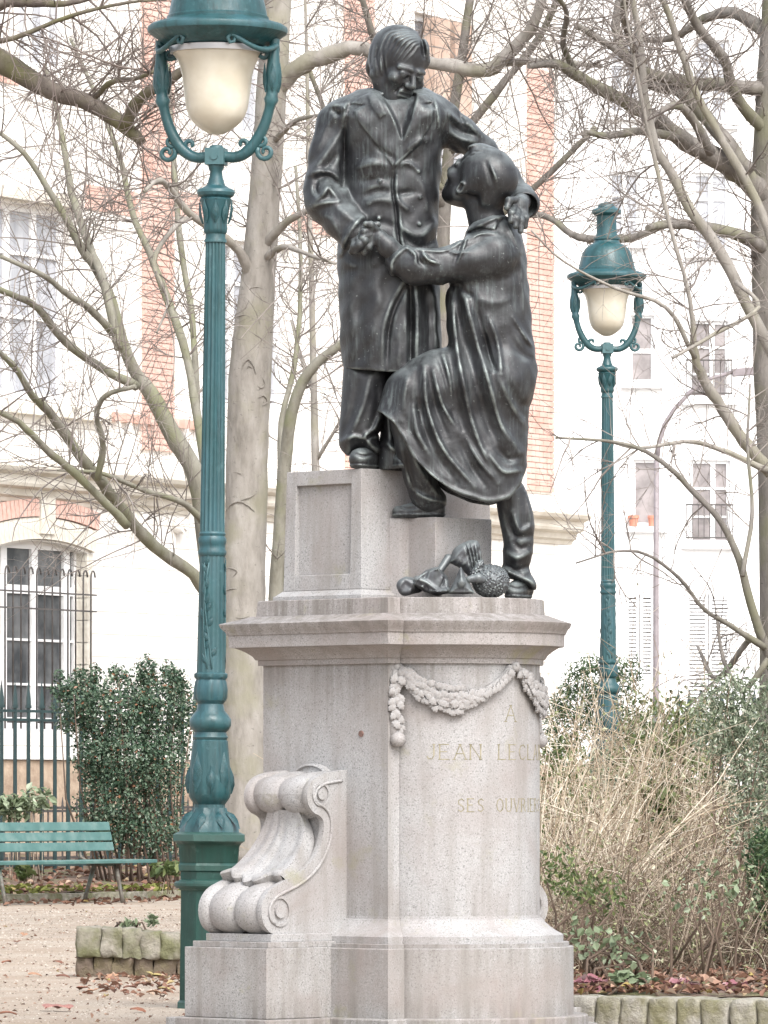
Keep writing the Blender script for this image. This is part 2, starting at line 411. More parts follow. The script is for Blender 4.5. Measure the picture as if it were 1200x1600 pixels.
# ---- scroll bracket
def catmull(P, n):
    P = [np.array(p, float) for p in P]; out = []
    Q = [2*P[0]-P[1]]+P+[2*P[-1]-P[-2]]
    for i in range(1, len(Q)-2):
        for k in range(n):
            t = k/n
            out.append(0.5*((2*Q[i])+(-Q[i-1]+Q[i+1])*t+(2*Q[i-1]-5*Q[i]+4*Q[i+1]-Q[i+2])*t*t+(-Q[i-1]+3*Q[i]-3*Q[i+1]+Q[i+2])*t**3))
    out.append(P[-1]); return np.array(out)
def bracket(sgn):
    rc, hw = (-110.0 if sgn > 0 else -178.0), 71.0                     # centre and half width along the wall
    prof = catmull([(172, 1206), (196, 1208), (222, 1212), (243, 1221), (254, 1237), (253, 1254), (243, 1266), (229, 1272), (220, 1281), (219, 1298),
                    (225, 1318), (238, 1338), (258, 1356), (284, 1370), (312, 1380), (336, 1391), (350, 1408), (352, 1428), (343, 1446), (322, 1457)], 4)
    n = len(prof); tan = np.gradient(prof, axis=0); tan /= np.linalg.norm(tan, axis=1)[:, None]
    nrm = np.stack([-tan[:, 1], tan[:, 0]], 1)
    if nrm[n//2, 0] < 0: nrm = -nrm
    S = np.linspace(-1, 1, 33)
    def disp(t, s):                           # raised rims, two rounded lobes between them
        a = abs(s)
        if a > 0.80: return 3.0*min(1, (a-0.80)/0.03)
        lobe = math.sqrt(max(0.0, 1-((a-0.40)/0.40)**2))
        return -9+11*lobe*(1.0 if t > 0.62 or t < 0.42 else 0.35)
    V = []
    for i in range(n):
        t = i/(n-1); row = []
        for s in S:
            q = prof[i]+nrm[i]*disp(t, s)
            row.append(((rc+s*hw)*KP, -sgn*q[0]*KP, zl(q[1])))
        V.append(row)
    mb = MB(); mb.grid(V)
    for s, e in ((0, -1), (-1, 1)):           # flat cheeks
        ring = [V[i][s] for i in range(n)]
        x = ring[0][0]
        ring += [(x, -sgn*120*KP, zl(1457)), (x, -sgn*120*KP, zl(1206))]
        mb.add(ring, [tuple(range(len(ring)))])
    o = mb.build('scroll_bracket', GR, PED, sharp=40, world=False, fix=True)
    # volute eyes and rings on the cheeks
    for s in (-1, 1):
        x0 = (rc+s*hw)*KP
        for (l, p, rr) in ((229, 1241, 19), (318, 1421, 24)):
            e = MB()
            for q0, q1, h in ((rr, rr*0.8, 2.6), (rr*0.45, 0.0, 4.5)):
                P = []
                for k in range(25):
                    g = 2*math.pi*k/24
                    P.append([(x0+s*hh*KP, -sgn*(l+q*math.cos(g))*KP, zl(p+q*math.sin(g))) for q, hh in ((q0, -1), (q0, h), (q1 if q1 else 0.01, h if not q1 else h), ((q1 if q1 else 0.01), -1 if q1 else h))])
                e.grid(P)
            e.build('volute_eye', GR, o, sharp=40, world=False, fix=True)
        # spiral ribbon along the cheek edge
        rb = MB(); pts = [(x0+s*1.2*KP, -sgn*(q[0]-nn[0]*13)*KP, zl(q[1]-nn[1]*13)) for q, nn in zip(prof[2:-2], nrm[2:-2])]
        rb.tube(pts, 2.6*KP, 6); rb.build('cheek_rib', GR, o, world=False)
    # two rolls across the top, each waisted
    for (l, p, rr) in ((228, 1241, 29),):
        for s0, s1 in ((-0.80, 0.0), (0.0, 0.80)):
            rl = MB(); P = []
            for i in range(13):
                u = i/12; s = s0+(s1-s0)*u; q = rr*(0.80+0.20*math.sin(math.pi*u)**0.6)
                P.append([((rc+s*hw)*KP, -sgn*(l+q*math.cos(g))*KP, zl(p+q*math.sin(g))) for g in [2*math.pi*k/24 for k in range(25)]])
            rl.grid(P); rl.build('roll', GR, o, sharp=50, world=False, fix=True)
    # the hanging scallop shell
    sh = MB(); P = []; Pb = []
    spine = catmull([(238, 1268), (236, 1288), (242, 1310), (258, 1334), (282, 1356), (300, 1368), (303, 1378)], 4); ns = len(spine)
    for i in range(ns):
        t = i/(ns-1); hwid = 34+33*math.sin(t*math.pi*0.55)
        row = []
        for j in range(45):
            u = -1+2*j/44
            rid = (0.5+0.5*math.cos(math.pi*(4.2*u+0.35*math.sin(4*u+1)+0.4)))**0.7; flare = (abs(u)**2)*(-10*t)
            dd = 4+(10*t+1)*rid+2.5*t*math.sin(5*u+6*t)+flare+(9*math.sin(min(1, max(0, (t-0.75)/0.25))*math.pi/2) if t > 0.75 else 0)
            q = spine[i]+np.array([0.72, -0.62])*dd
            drop = (11*rid-12*u*u+4*math.sin(3.7*u+1))*t
            row.append(((rc+u*hwid*0.98)*KP, -sgn*q[0]*KP, zl(q[1]+drop)))
        P.append(row)
        Pb.append([(x, y+sgn*22*KP, z-14*KP) for x, y, z in row])
    last = [P[-1], [(a[0]*0.5+b[0]*0.5, a[1]*0.6+b[1]*0.4, a[2]*0.5+b[2]*0.5-5*KP) for a, b in zip(P[-1], Pb[-1])], Pb[-1]]
    sh.grid(P); sh.grid(last)
    left = [[r[0] for r in P], [r[0] for r in Pb]]; right = [[r[-1] for r in P], [r[-1] for r in Pb]]
    sh.grid(left); sh.grid(right)
    sh.build('shell', GR, o, sharp=60, world=False, fix=False)
    # half disc behind the rolls
    hd = MB(); P = []
    for k in range(17):
        g = math.pi*k/16
        P.append([((rc+q*math.cos(g))*KP, -sgn*(172+h)*KP, zl(1214-q*0.62*math.sin(g)*0.85)) for q, h in ((40, -4), (40, 10), (34, 12), (31, 8), (1, 11))])
    hd.grid(P); hd.build('shell_crest', GR, o, sharp=40, world=False, fix=True)
bracket(1); bracket(-1)

# ---- upper blocks that carry the figures
def tbox(mb, r0, r1, l0, l1, p0, p1, t):     # tapered: t pixels narrower at the top
    vs = []
    for p, q in ((p0, 0), (p1, t)):
        for r, l in ((r0+q, l1-q), (r0+q, l0+q), (r1-q, l0+q), (r1-q, l1-q)): vs.append((r*KP, -l*KP, zl(p)))
    mb.add(vs, [(0,3,2,1),(4,5,6,7),(0,1,5,4),(1,2,6,5),(2,3,7,6),(3,0,4,7)])
br0, br1, bl0, bl1 = -199, -24, -140, 154
mb = MB(); tbox(mb, br0-13, br1+10, bl0-8, bl1+11, 936.3, 929.5, 0); mb.build('block_foot', GR, PED, world=False, bev=0.003, fix=True)
mb = MB(); tbox(mb, br0-11, br1+8, bl0-6, bl1+9, 929.7, 921.5, 9); mb.build('block_splay', GR, PED, world=False, fix=True)
# upper block with a sunk panel on its left face
mb = MB(); tbox(mb, br0, br1, bl0, bl1-8, 921.7, 733, 4); o = mb.build('upper_block', GR, PED, world=False, bev=0.004, fix=True)
m_ = 26
for nm, r0, r1, p0, p1 in (('panel_rail', br0+m_, br1-m_, 921.4, 897), ('panel_rail', br0+m_, br1-m_, 756, 733.3), ('panel_stile', br0, br0+m_, 921.4, 733.3), ('panel_stile', br1-m_, br1, 921.4, 733.3)):
    mb = MB(); vs = []
    def tp(p): return 4*(921-p)/188
    rr0, rr1 = r0, r1
    for p in (p0, p1):
        t = tp(p)
        ra = rr0+(t if r0 == br0 else 0); rb_ = rr1-(t if r1 == br1 else 0)
        for r, l in ((ra, bl1-t+0.5), (ra, bl1-20), (rb_, bl1-20), (rb_, bl1-t+0.5)): vs.append((r*KP, -l*KP, zl(p)))
    mb.add(vs, [(0,3,2,1),(4,5,6,7),(0,1,5,4),(1,2,6,5),(2,3,7,6),(3,0,4,7)])
    mb.build(nm, GR, o, world=False, fix=True, bev=0.003)
# lower stepping block under the raised foot, with a splayed left corner
mb = MB(); poly = [(-26, 92), (-10, 84), (-4, 71), (55, 70), (55, -56), (-26, -56)]
mb.rings([[Vector((r*KP, -l*KP, zl(p))) for r, l in poly] for p in (936.2, 809)])
mb.build('stepping_block', GR, PED, world=False, bev=0.004, fix=True)

# ---- leaf garlands
def oak_leaf_mesh(w=0.66):
    mb = MB(); n = 8; L = []; C = []; Rr = []
    for i in range(n+1):
        t = i/n; wd = w*(math.sin(math.pi*min(1, t*0.92+0.04))**0.8)*(1+0.22*math.cos(i*math.pi))
        z = 0.13*math.sin(t*math.pi)-0.10*t*t
        L.append((-wd/2, t, z-0.10)); C.append((0, t, z)); Rr.append((wd/2, t, z-0.10))
    mb.grid([L, C, Rr])
    mb.grid([[(x, y, z-0.16) for x, y, z in L], L]); mb.grid([Rr, [(x, y, z-0.16) for x, y, z in Rr]])
    return mb.mesh('leaf', GR, sharp=50)
LEAF = oak_leaf_mesh()
def bowp(phi, rad): return (rad*math.cos(phi), rad*math.sin(phi))
def leaf_at(parent, r, l, py, nr, nl, ang, size, lift=0.0, tilt=0.35):
    # outward normal (nr, nl) in plan, pointing direction ang on the face (0 = right, 90 = down)
    nx, ny = nr, -nl; n = Vector((nx, ny, 0)).normalized()
    tx = Vector((-n.y, n.x, 0))               # to the right when seen from outside
    d = (tx*math.cos(R(ang))-Vector((0, 0, 1))*math.sin(R(ang))).normalized()
    d = (d+n*tilt*random.uniform(0.3, 1.3)).normalized()
    x = d.cross(n).normalized(); z = x.cross(d)
    Mx = Matrix((x, d, z)).transposed()
    o = bpy.data.objects.new('leaf', LEAF); col.objects.link(o); o.parent = parent
    o.location = (r*KP+n.x*lift*KP, -l*KP+n.y*lift*KP, zl(py)+0)
    o.rotation_euler = Mx.to_euler(); o.scale = (size*KP,)*3
def swag(ph0, ph1, name):
    core = MB(); pts = []; rad = []
    n = 22
    for i in range(n+1):
        t = i/n; ph = ph0+(ph1-ph0)*t
        sag = 1042+54*(1-(2*t-1)**2)**0.85
        r, l = bowp(ph, 154+3); pts.append((r*KP, -l*KP, zl(sag))); rad.append((5+6*math.sin(math.pi*t))*KP)
    core.tube(pts, rad, 8); o = core.build(name, GR, PED, world=False)
    ns = 32
    for i in range(ns):                       # overlapping rows of leaves running down to the middle
        t = (i+0.5)/ns; ph = ph0+(ph1-ph0)*t; sag = 1042+54*(1-(2*t-1)**2)**0.85; half = 5+10*math.sin(math.pi*t)
        dt = 0.02; slope = (54*(1-(2*(t+dt)-1)**2)**0.85-54*(1-(2*(t-dt)-1)**2)**0.85) if dt < t < 1-dt else (30 if t < 0.5 else -30)
        tang = math.degrees(math.atan2(slope, 2*dt*abs(ph1-ph0)*154))
        if t > 0.5: tang += 180
        for j in (-1.3, -0.45, 0.45, 1.3):
            off = j*half*0.72+random.uniform(-1.5, 1.5); r, l = bowp(ph, 154+4.5+5.5*math.sqrt(max(0, 1-(j/1.6)**2))); nr, nl = math.cos(ph), math.sin(ph)
            leaf_at(o, r, l, sag+off*math.cos(R(tang)), nr, nl, tang+j*30*(1 if t <= 0.5 else -1)+random.uniform(-14, 14), random.uniform(12.5, 17), random.uniform(0, 2.0), 0.30)
    return o
swag(R(70), R(3), 'garland'); swag(R(-3), R(-70), 'garland')
for ph in (R(72), R(0), R(-72)):
    mb = MB(); r, l = bowp(ph, 154+5); c = (r*KP, -l*KP, zl(1043))
    mb.lathe([(-8*KP, 0.002), (-7*KP, 6*KP), (0, 9*KP), (7*KP, 6*KP), (8*KP, 0.002)], 12, c); mb.build('rosette', GR, PED, world=False)
for sgn in (1, -1):
    core = MB(); r, l = R1+2, sgn*(LL-13)
    core.tube([(r*KP, -l*KP, zl(p)) for p in (1048, 1080, 1110, 1140, 1166)], [4*KP, 6.5*KP, 8*KP, 9*KP, 6*KP], 8)
    o = core.build('leaf_drop', GR, PED, world=False)
    for i in range(26):
        t = i/25; leaf_at(o, r+4, l+random.uniform(-7, 7), 1055+85*t, 0.8, 0.6*sgn, 90+random.uniform(-55, 55), random.uniform(13, 18), random.uniform(0, 5), 0.35)
    mb = MB(); mb.lathe([(-12*KP, 0.002), (-10*KP, 8*KP), (-2*KP, 13*KP), (6*KP, 11*KP), (11*KP, 4*KP)], 12, ((r+7)*KP, -l*KP, zl(1156)), mod=lambda z, g: 1+0.12*math.cos(5*g)); mb.build('bud', GR, o, world=False)

# ---- lettering cut into the bow
GL = {'A': [((0,0),(.5,1)), ((.5,1),(1,0)), ((.2,.38),(.8,.38))], 'J': [((.6,1),(.6,.25)), ((.6,.25),(.45,.03)), ((.45,.03),(.15,.05)), ((.15,.05),(.02,.22))],
      'E': [((0,0),(0,1)), ((0,1),(.75,1)), ((0,.52),(.6,.52)), ((0,0),(.78,0))], 'N': [((0,0),(0,1)), ((0,1),(.9,0)), ((.9,0),(.9,1))],
      'L': [((0,0),(0,1)), ((0,0),(.72,0))], 'C': [((.9,.82),(.62,1)), ((.62,1),(.25,.92)), ((.25,.92),(.02,.5)), ((.02,.5),(.25,.08)), ((.25,.08),(.62,0)), ((.62,0),(.9,.18))],
      'I': [((.15,0),(.15,1))], 'R': [((0,0),(0,1)), ((0,1),(.5,1)), ((.5,1),(.72,.78)), ((.72,.78),(.5,.52)), ((.5,.52),(0,.52)), ((.38,.52),(.85,0))],
      'S': [((.72,.85),(.45,1)), ((.45,1),(.1,.85)), ((.1,.85),(.14,.6)), ((.14,.6),(.6,.42)), ((.6,.42),(.72,.18)), ((.72,.18),(.4,0)), ((.4,0),(.03,.16))],
      'O': [((.45,1),(.12,.85)), ((.12,.85),(0,.5)), ((0,.5),(.12,.15)), ((.12,.15),(.45,0)), ((.45,0),(.78,.15)), ((.78,.15),(.9,.5)), ((.9,.5),(.78,.85)), ((.78,.85),(.45,1))],
      'U': [((0,1),(0,.3)), ((0,.3),(.2,.03)), ((.2,.03),(.6,.03)), ((.6,.03),(.8,.3)), ((.8,.3),(.8,1))], 'V': [((0,1),(.45,0)), ((.45,0),(.9,1))]}
GWD = {'A': 1, 'J': .7, 'E': .8, 'N': .95, 'L': .75, 'C': .95, 'I': .3, 'R': .9, 'S': .78, 'O': .95, 'U': .85, 'V': .95}
def inscribe(text, base, h, total):
    ws = [GWD.get(c, 0.9)*h*0.84+(h*0.32) for c in text]
    k = total/sum(ws); s = -total/2
    for ch, wd in zip(text, ws):
        if ch in GL:
            mb = MB(); st = list(GL[ch])
            for (a, b) in GL[ch]:             # small serifs where a stem ends on the base or cap line
                for q, o_ in ((a, b), (b, a)):
                    if q[1] in (0, 1) and abs(q[1]-o_[1]) > 0.55: st.append(((q[0]-.13, q[1]), (q[0]+.13, q[1])))
            for (a, b) in st:
                th = 1.5 if abs(a[0]-b[0]) < 0.12*abs(a[1]-b[1])+1e-6 else 1.05
                q = []
                dx, dy = b[0]-a[0], b[1]-a[1]; ln = math.hypot(dx, dy); ux, uy = -dy/ln, dx/ln
                for (g, sg) in ((a, 1), (b, 1), (b, -1), (a, -1)):
                    S_ = s+(g[0]*h*0.84)*k+ux*th*sg*0.62; Z_ = base-g[1]*h-uy*th*sg*0.62
                    ph = -S_/154.0
                    q.append((ph, Z_))
                vs = [(*[c*KP for c in (lambda rl: (rl[0], -rl[1]))(bowp(ph, 154.35))], zl(z)) for ph, z in q]
                vs += [(*[c*KP for c in (lambda rl: (rl[0], -rl[1]))(bowp(ph, 152.0))], zl(z)) for ph, z in q]
                mb.add(vs, [(3,2,1,0), (0,1,5,4), (1,2,6,5), (2,3,7,6), (3,0,4,7)])
            mb.build('letter', M['letter'], PED, world=False, fix=True)
        s += wd*k
inscribe('A', 1128, 25, 30)
inscribe('JEAN LECLAIRE', 1187, 23, 292)
inscribe('SES OUVRIERS', 1268, 20, 196)
# small dark iron plug on the left face
mb = MB(); mb.tube([(-6*KP, -(LL-2)*KP, zl(1147)), (-6*KP, -(LL+2.2)*KP, zl(1147))], 5*KP, 10)
M['rust'] = simple('rust', (0.10, 0.06, 0.05), (0.2, 0.12, 0.10), 60, 0.9)
mb.build('iron_plug', M['rust'], PED, world=False)
# ---------------------------------------------------------------- modelling by distance field, in photo pixels (x, depth, row)
class Field:
    def __init__(s, lo, hi, h):
        s.lo = np.array(lo, np.float32); s.h = h
        s.n = [int((b-a)/h)+1 for a, b in zip(lo, hi)]
        s.d = np.full(s.n, 60.0, np.float32)
        s.ax = [np.arange(n, dtype=np.float32)*h+l for n, l in zip(s.n, s.lo)]
    def sl(s, lo, hi):
        r = []
        for k in range(3):
            a = max(0, int((lo[k]-s.lo[k])/s.h)); b = min(s.n[k], int((hi[k]-s.lo[k])/s.h)+2)
            r.append(slice(a, max(a, b)))
        return tuple(r)
    def xyz(s, S):
        return s.ax[0][S[0]][:, None, None], s.ax[1][S[1]][None, :, None], s.ax[2][S[2]][None, None, :]
    def put(s, lo, hi, fn, k=8.0, mode='add', pad=14):
        pad = pad+k
        S = s.sl([a-pad for a in lo], [b+pad for b in hi])
        x, y, z = s.xyz(S)
        if min(len(x), y.shape[1], z.shape[2]) == 0: return
        b = fn(x, y, z).astype(np.float32); a = s.d[S]
        if mode == 'sub':
            b = -b; hh = np.maximum(k-np.abs(a-b), 0)/k; s.d[S] = np.maximum(a, b)+hh*hh*k*0.25
        else:
            hh = np.maximum(k-np.abs(a-b), 0)/k; s.d[S] = np.minimum(a, b)-hh*hh*k*0.25
    def cone(s, a, b, ra, rb, k=8.0, mode='add', sy=1.0):
        a = np.array(a, np.float32); b = np.array(b, np.float32); ab = b-a; r = max(ra, rb)
        w = np.array([1, sy, 1], np.float32); l2 = float(np.dot(ab*w, ab*w))+1e-6
        def fn(x, y, z):
            px, py, pz = x-a[0], (y-a[1])*sy, z-a[2]
            t = np.clip((px*ab[0]+py*ab[1]*sy+pz*ab[2])/l2, 0, 1)
            return np.sqrt((px-t*ab[0])**2+(py-t*ab[1]*sy)**2+(pz-t*ab[2])**2)-(ra+(rb-ra)*t)
        s.put(np.minimum(a, b)-r, np.maximum(a, b)+r, fn, k, mode)
    def chain(s, pts, k=8.0, mode='add', sy=1.0):
        for p, q in zip(pts[:-1], pts[1:]): s.cone(p[:3], q[:3], p[3], q[3], k, mode, sy)
    def ell(s, c, rad, k=8.0, mode='add', Rm=None, rough=None):
        c = np.array(c, np.float32); m = max(rad)
        def fn(x, y, z):
            p = (x-c[0], y-c[1], z-c[2])
            if Rm is not None: p = [Rm[i][0]*p[0]+Rm[i][1]*p[1]+Rm[i][2]*p[2] for i in range(3)]
            q = np.sqrt((p[0]/rad[0])**2+(p[1]/rad[1])**2+(p[2]/rad[2])**2)
            d = (q-1)*min(rad)*(0.5+0.5*max(rad)/min(rad) if False else 1.0)
            if rough: d = d+rough[0]*np.sin(p[0]*rough[1])*np.sin(p[1]*rough[1]+1)*np.sin(p[2]*rough[1]+2)
            return d
        s.put(c-m, c+m, fn, k, mode)
    def polysd(s, poly, x, z):               # signed distance to polygon in (x, row)
        P = np.array(poly, np.float32); n = len(P)
        X, Z = np.broadcast_arrays(x, z); d = np.full(X.shape, 1e9, np.float32); ins = np.zeros(X.shape, bool)
        for i in range(n):
            a, b = P[i], P[(i+1) % n]; e = b-a
            wx, wz = X-a[0], Z-a[1]
            t = np.clip((wx*e[0]+wz*e[1])/(e@e+1e-9), 0, 1)
            d = np.minimum(d, (wx-e[0]*t)**2+(wz-e[1]*t)**2)
            c = (a[1] > Z) != (b[1] > Z)
            if abs(b[1]-a[1]) > 1e-9: ins ^= c & (X < (b[0]-a[0])*(Z-a[1])/(b[1]-a[1])+a[0])
        return np.where(ins, -1, 1)*np.sqrt(d)
    def inflate(s, poly, D0, T, Rr, k=8.0, mode='add', tilt=(0, 0), smooth=True):
        # a traced outline given a rounded body: half thickness T, edge rounding over Rr
        P = np.array(poly, np.float32)
        if smooth: P = catmull(np.vstack([P, P[:1]]), 4)[:-1].astype(np.float32)
        lo2, hi2 = P.min(0), P.max(0)
        S = s.sl((lo2[0]-20, -1e4, lo2[1]-20), (hi2[0]+20, 1e4, hi2[1]+20))
        x2 = s.ax[0][S[0]][:, None]; z2 = s.ax[2][S[2]][None, :]
        sd = s.polysd(P, x2, z2); c = P.mean(0)
        dd = D0+tilt[0]*(x2-c[0])+tilt[1]*(z2-c[1])
        y = s.ax[1][S[1]][None, :, None]
        q = np.maximum(sd+Rr, 0)[:, None, :]; v = (y-dd[:, None, :])*(Rr/T)
        b = (np.sqrt(q*q+v*v)-Rr)
        b = np.where(b < 0, b*min(1.0, T/Rr), b*np.where(q > 0.5, 1.0, T/Rr)).astype(np.float32)
        a = s.d[S]
        if mode == 'sub':
            b = -b; hh = np.maximum(k-np.abs(a-b), 0)/k; s.d[S] = np.maximum(a, b)+hh*hh*k*0.25
        else:
            hh = np.maximum(k-np.abs(a-b), 0)/k; s.d[S] = np.minimum(a, b)-hh*hh*k*0.25
    def crease(s, pts, amp, w, ymax=1e4, ymin=-1e4, ends=True, asym=0.0):
        # fold traced along (x, row): amp > 0 a ridge, < 0 a groove; w half width; optional third value scales it
        Q = catmull([p[:2] for p in pts], 5) if len(pts) > 2 else np.array([p[:2] for p in pts], float)
        lo2, hi2 = Q.min(0)-3*w, Q.max(0)+3*w
        S = s.sl((lo2[0], ymin, lo2[1]), (hi2[0], ymax, hi2[1]))
        x = s.ax[0][S[0]][:, None]; z = s.ax[2][S[2]][None, :]
        if x.size == 0 or z.size == 0: return
        best = np.full((x.size, z.size), 1e9, np.float32); T = np.zeros_like(best); sg = np.zeros_like(best)
        m = len(Q)-1
        for i in range(m):
            a, e = Q[i], Q[i+1]-Q[i]; l2 = e@e+1e-9
            wx, wz = x-a[0], z-a[1]; t = np.clip((wx*e[0]+wz*e[1])/l2, 0, 1)
            d = (wx-e[0]*t)**2+(wz-e[1]*t)**2
            u = d < best; best = np.where(u, d, best); T = np.where(u, (i+t)/m, T); sg = np.where(u, np.sign(wx*e[1]-wz*e[0]), sg)
        env = np.sin(np.pi*np.clip(T, 0.03, 0.97))**0.5 if ends else 1.0
        dist = np.sqrt(best)/w
        g = np.exp(-dist**2)
        if asym: g = np.where(sg*asym > 0, np.exp(-(dist*2.2)**2), g)
        s.d[S] -= (amp*env*g).astype(np.float32)[:, None, :]
    def plate(s, poly, t, soft=3.0, ymax=1e4, ymin=-1e4):
        P = np.array(poly, np.float32); lo2, hi2 = P.min(0)-8, P.max(0)+8
        S = s.sl((lo2[0], ymin, lo2[1]), (hi2[0], ymax, hi2[1]))
        sd = s.polysd(P, s.ax[0][S[0]][:, None], s.ax[2][S[2]][None, :])
        m = 1/(1+np.exp(np.clip(sd/soft*3, -30, 30)))
        s.d[S] -= (t*m).astype(np.float32)[:, None, :]
    def cut(s, poly, smooth=True, inside=None):   # keep only what lies inside the outline; inside: hollow it near the hem
        P = np.array(poly, np.float32)
        if smooth: P = catmull(np.vstack([P, P[:1]]), 4)[:-1].astype(np.float32)
        x2 = s.ax[0][:, None]; z2 = s.ax[2][None, :]; sd = s.polysd(P, x2, z2)
        e = s.d.copy()
        s.d = np.maximum(s.d, sd[:, None, :]).astype(np.float32)
        if inside is not None:
            hx, hr, dep, th = inside; hem = np.interp(s.ax[0], hx, hr)
            reg = (s.ax[2][None, :]-(hem[:, None]-dep)); cav = np.maximum(e+th, -reg[:, None, :]); s.d = np.maximum(s.d, -cav).astype(np.float32)
    def blur(s, n=1):
        for _ in range(n):
            for k in range(3):
                d = s.d; a = np.roll(d, 1, k); b = np.roll(d, -1, k)
                s.d = (a+2*d+b)*0.25
    def lump(s, amp, f, seed=0):
        x, y, z = s.xyz((slice(None),)*3); rs = np.random.RandomState(seed)
        for i in range(4):
            v = rs.uniform(-1, 1, 3)*f*(1+0.5*i); p = rs.uniform(0, 6.28)
            s.d += (amp/(1+0.4*i)*np.sin(x*v[0]+y*v[1]+z*v[2]+p)).astype(np.float32)
    def mesh(s):
        d = s.d; n = d.shape; neg = d < 0
        cells = tuple(k-1 for k in n)
        cnt = np.zeros(cells, np.int8)
        cor = [(i, j, k) for i in (0, 1) for j in (0, 1) for k in (0, 1)]
        for i, j, k in cor: cnt += neg[i:i+cells[0], j:j+cells[1], k:k+cells[2]]
        act = np.argwhere((cnt > 0) & (cnt < 8)); idm = np.full(cells, -1, np.int32); idm[tuple(act.T)] = np.arange(len(act))
        val = {c: d[act[:, 0]+c[0], act[:, 1]+c[1], act[:, 2]+c[2]] for c in cor}
        acc = np.zeros((len(act), 3), np.float32); num = np.zeros(len(act), np.float32)
        for c in cor:
            for ax in range(3):
                if c[ax] == 0:
                    e = list(c); e[ax] = 1; e = tuple(e); a, b = val[c], val[e]
                    m = (a < 0) != (b < 0); t = np.where(m, a/(a-b+1e-12), 0)
                    p = np.tile(np.array(c, np.float32), (len(act), 1)); p[:, ax] = t
                    acc += p*m[:, None]; num += m
        V = (act+acc/num[:, None])*s.h+s.lo
        Q = []
        for ax in range(3):
            o1, o2 = [k for k in range(3) if k != ax]
            A = [slice(None)]*3; B = [slice(None)]*3; A[ax] = slice(0, -1); B[ax] = slice(1, None)
            a, b = neg[tuple(A)], neg[tuple(B)]
            E = np.argwhere(a != b)
            ok = (E[:, o1] > 0) & (E[:, o2] > 0) & (E[:, o1] < cells[o1]) & (E[:, o2] < cells[o2]); E = E[ok]
            sgn = a[tuple(E.T)]
            q = []
            for u, v in ((1, 1), (0, 1), (0, 0), (1, 0)):
                c = E.copy(); c[:, o1] -= u; c[:, o2] -= v; q.append(idm[tuple(c.T)])
            q = np.stack(q, 1)
            if ax == 1: sgn = ~sgn
            Q.append(np.where(sgn[:, None], q, q[:, ::-1]))
        Q = np.vstack(Q); Q = Q[(Q >= 0).all(1)]
        return V, Q
def px_to_local(V, root):
    W = np.empty_like(V); L = root.location
    W[:, 0] = (V[:, 0]-600)*KP-L.x; W[:, 1] = YC+V[:, 1]*KP-L.y; W[:, 2] = CZ-(V[:, 2]-HOR)*KP-L.z
    return W
def field_obj(f, name, mat, parent):
    V, Q = f.mesh(); W = px_to_local(V, parent)
    a, b, c = W[Q[:, 0]], W[Q[:, 1]], W[Q[:, 2]]; c2 = W[Q[:, 3]]
    vol = np.einsum('ij,ij->i', a, np.cross(b, c)).sum()+np.einsum('ij,ij->i', a, np.cross(c, c2)).sum()
    if vol < 0: Q = Q[:, ::-1]
    return np_obj(name, W, Q, mat, parent)
# ---------------------------------------------------------------- the bronze figures
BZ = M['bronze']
def front(f, x, row):
    i = int((x-f.lo[0])/f.h); k = int((row-f.lo[2])/f.h)
    c = f.d[i, :, k]; j = np.argmax(c < 0)
    return f.ax[1][j]
def frame(C, Fv, B):
    Fv = np.array(Fv, float); Fv /= np.linalg.norm(Fv); B = np.array(B, float); B -= Fv*(B@Fv); B /= np.linalg.norm(B)
    A = np.cross(B, Fv); C = np.array(C, float)
    return (lambda a, b, c: C+A*a+B*b+Fv*c), np.array([A, B, Fv])
def head_base(f, P, Rm, s=1.0, gaunt=0.0):
    e = lambda a, b, c, r, k=8, mode='add': f.ell(P(a*s, b*s, c*s), [q*s for q in r], k, mode, Rm)
    c_ = lambda p, q, ra, rb, k=6, mode='add': f.cone(P(*[v*s for v in p]), P(*[v*s for v in q]), ra*s, rb*s, k, mode)
    e(0, 17, -8, (40, 41, 49)); e(0, -16, 13, (32, 40, 33), 12)
    e(0, -46, 27, (17, 13, 15), 12)                               # chin
    c_((-27, -32, 4), (-8, -48, 28), 11, 9, 10); c_((27, -32, 4), (8, -48, 28), 11, 9, 10)   # jaw
    for g in (-1, 1):
        e(g*15, -3, 47, (8, 6, 7), 6, 'sub')                      # eye sockets
        e(g*15, -4, 40, (7, 6, 6.5), 3)                           # eyeballs
        c_((g*7, 6, 44.5), (g*24, 5, 36.5), 3.6, 3.2, 6)              # brow
        c_((g*8, -1.5, 45.5), (g*21, -1.5, 42), 1.9, 1.9, 2)      # upper lid
        e(g*23, -14, 33, (9, 7, 9), 10)                           # cheekbone
        c_((g*9, -20, 44), (g*15, -33, 38), 1.5, 1.5, 5, 'sub')   # cheek fold
        e(g*5.6, -19, 48.5, (3.8, 3.2, 4.4), 4)                       # nostril wings
        e(g*39, -12, -4, (4, 14, 9), 4); e(g*43, -10, -1, (3, 7, 4), 3, 'sub'); e(g*41, -23, -1, (4, 5, 5), 3)   # ears
    c_((0, 3, 43.5), (0, -16, 54), 3.8, 4.8, 5)                     # nose
    e(0, -18.5, 52, (5, 4, 4.5), 4)
    c_((-10, -30.5, 43), (10, -30.5, 42.5), 2.4, 2.4, 5); c_((-9, -37, 41.5), (9, -37, 41.5), 2.7, 2.7, 5)   # lips
    c_((-12, -33.6, 46), (12, -33.6, 46), 1.7, 1.7, 3, 'sub')
    c_((-8, -42, 44), (8, -42, 44), 2.5, 2.5, 4, 'sub')
def fingers(f, chains, k=3.0):
    for ch in chains: f.chain(ch, k)

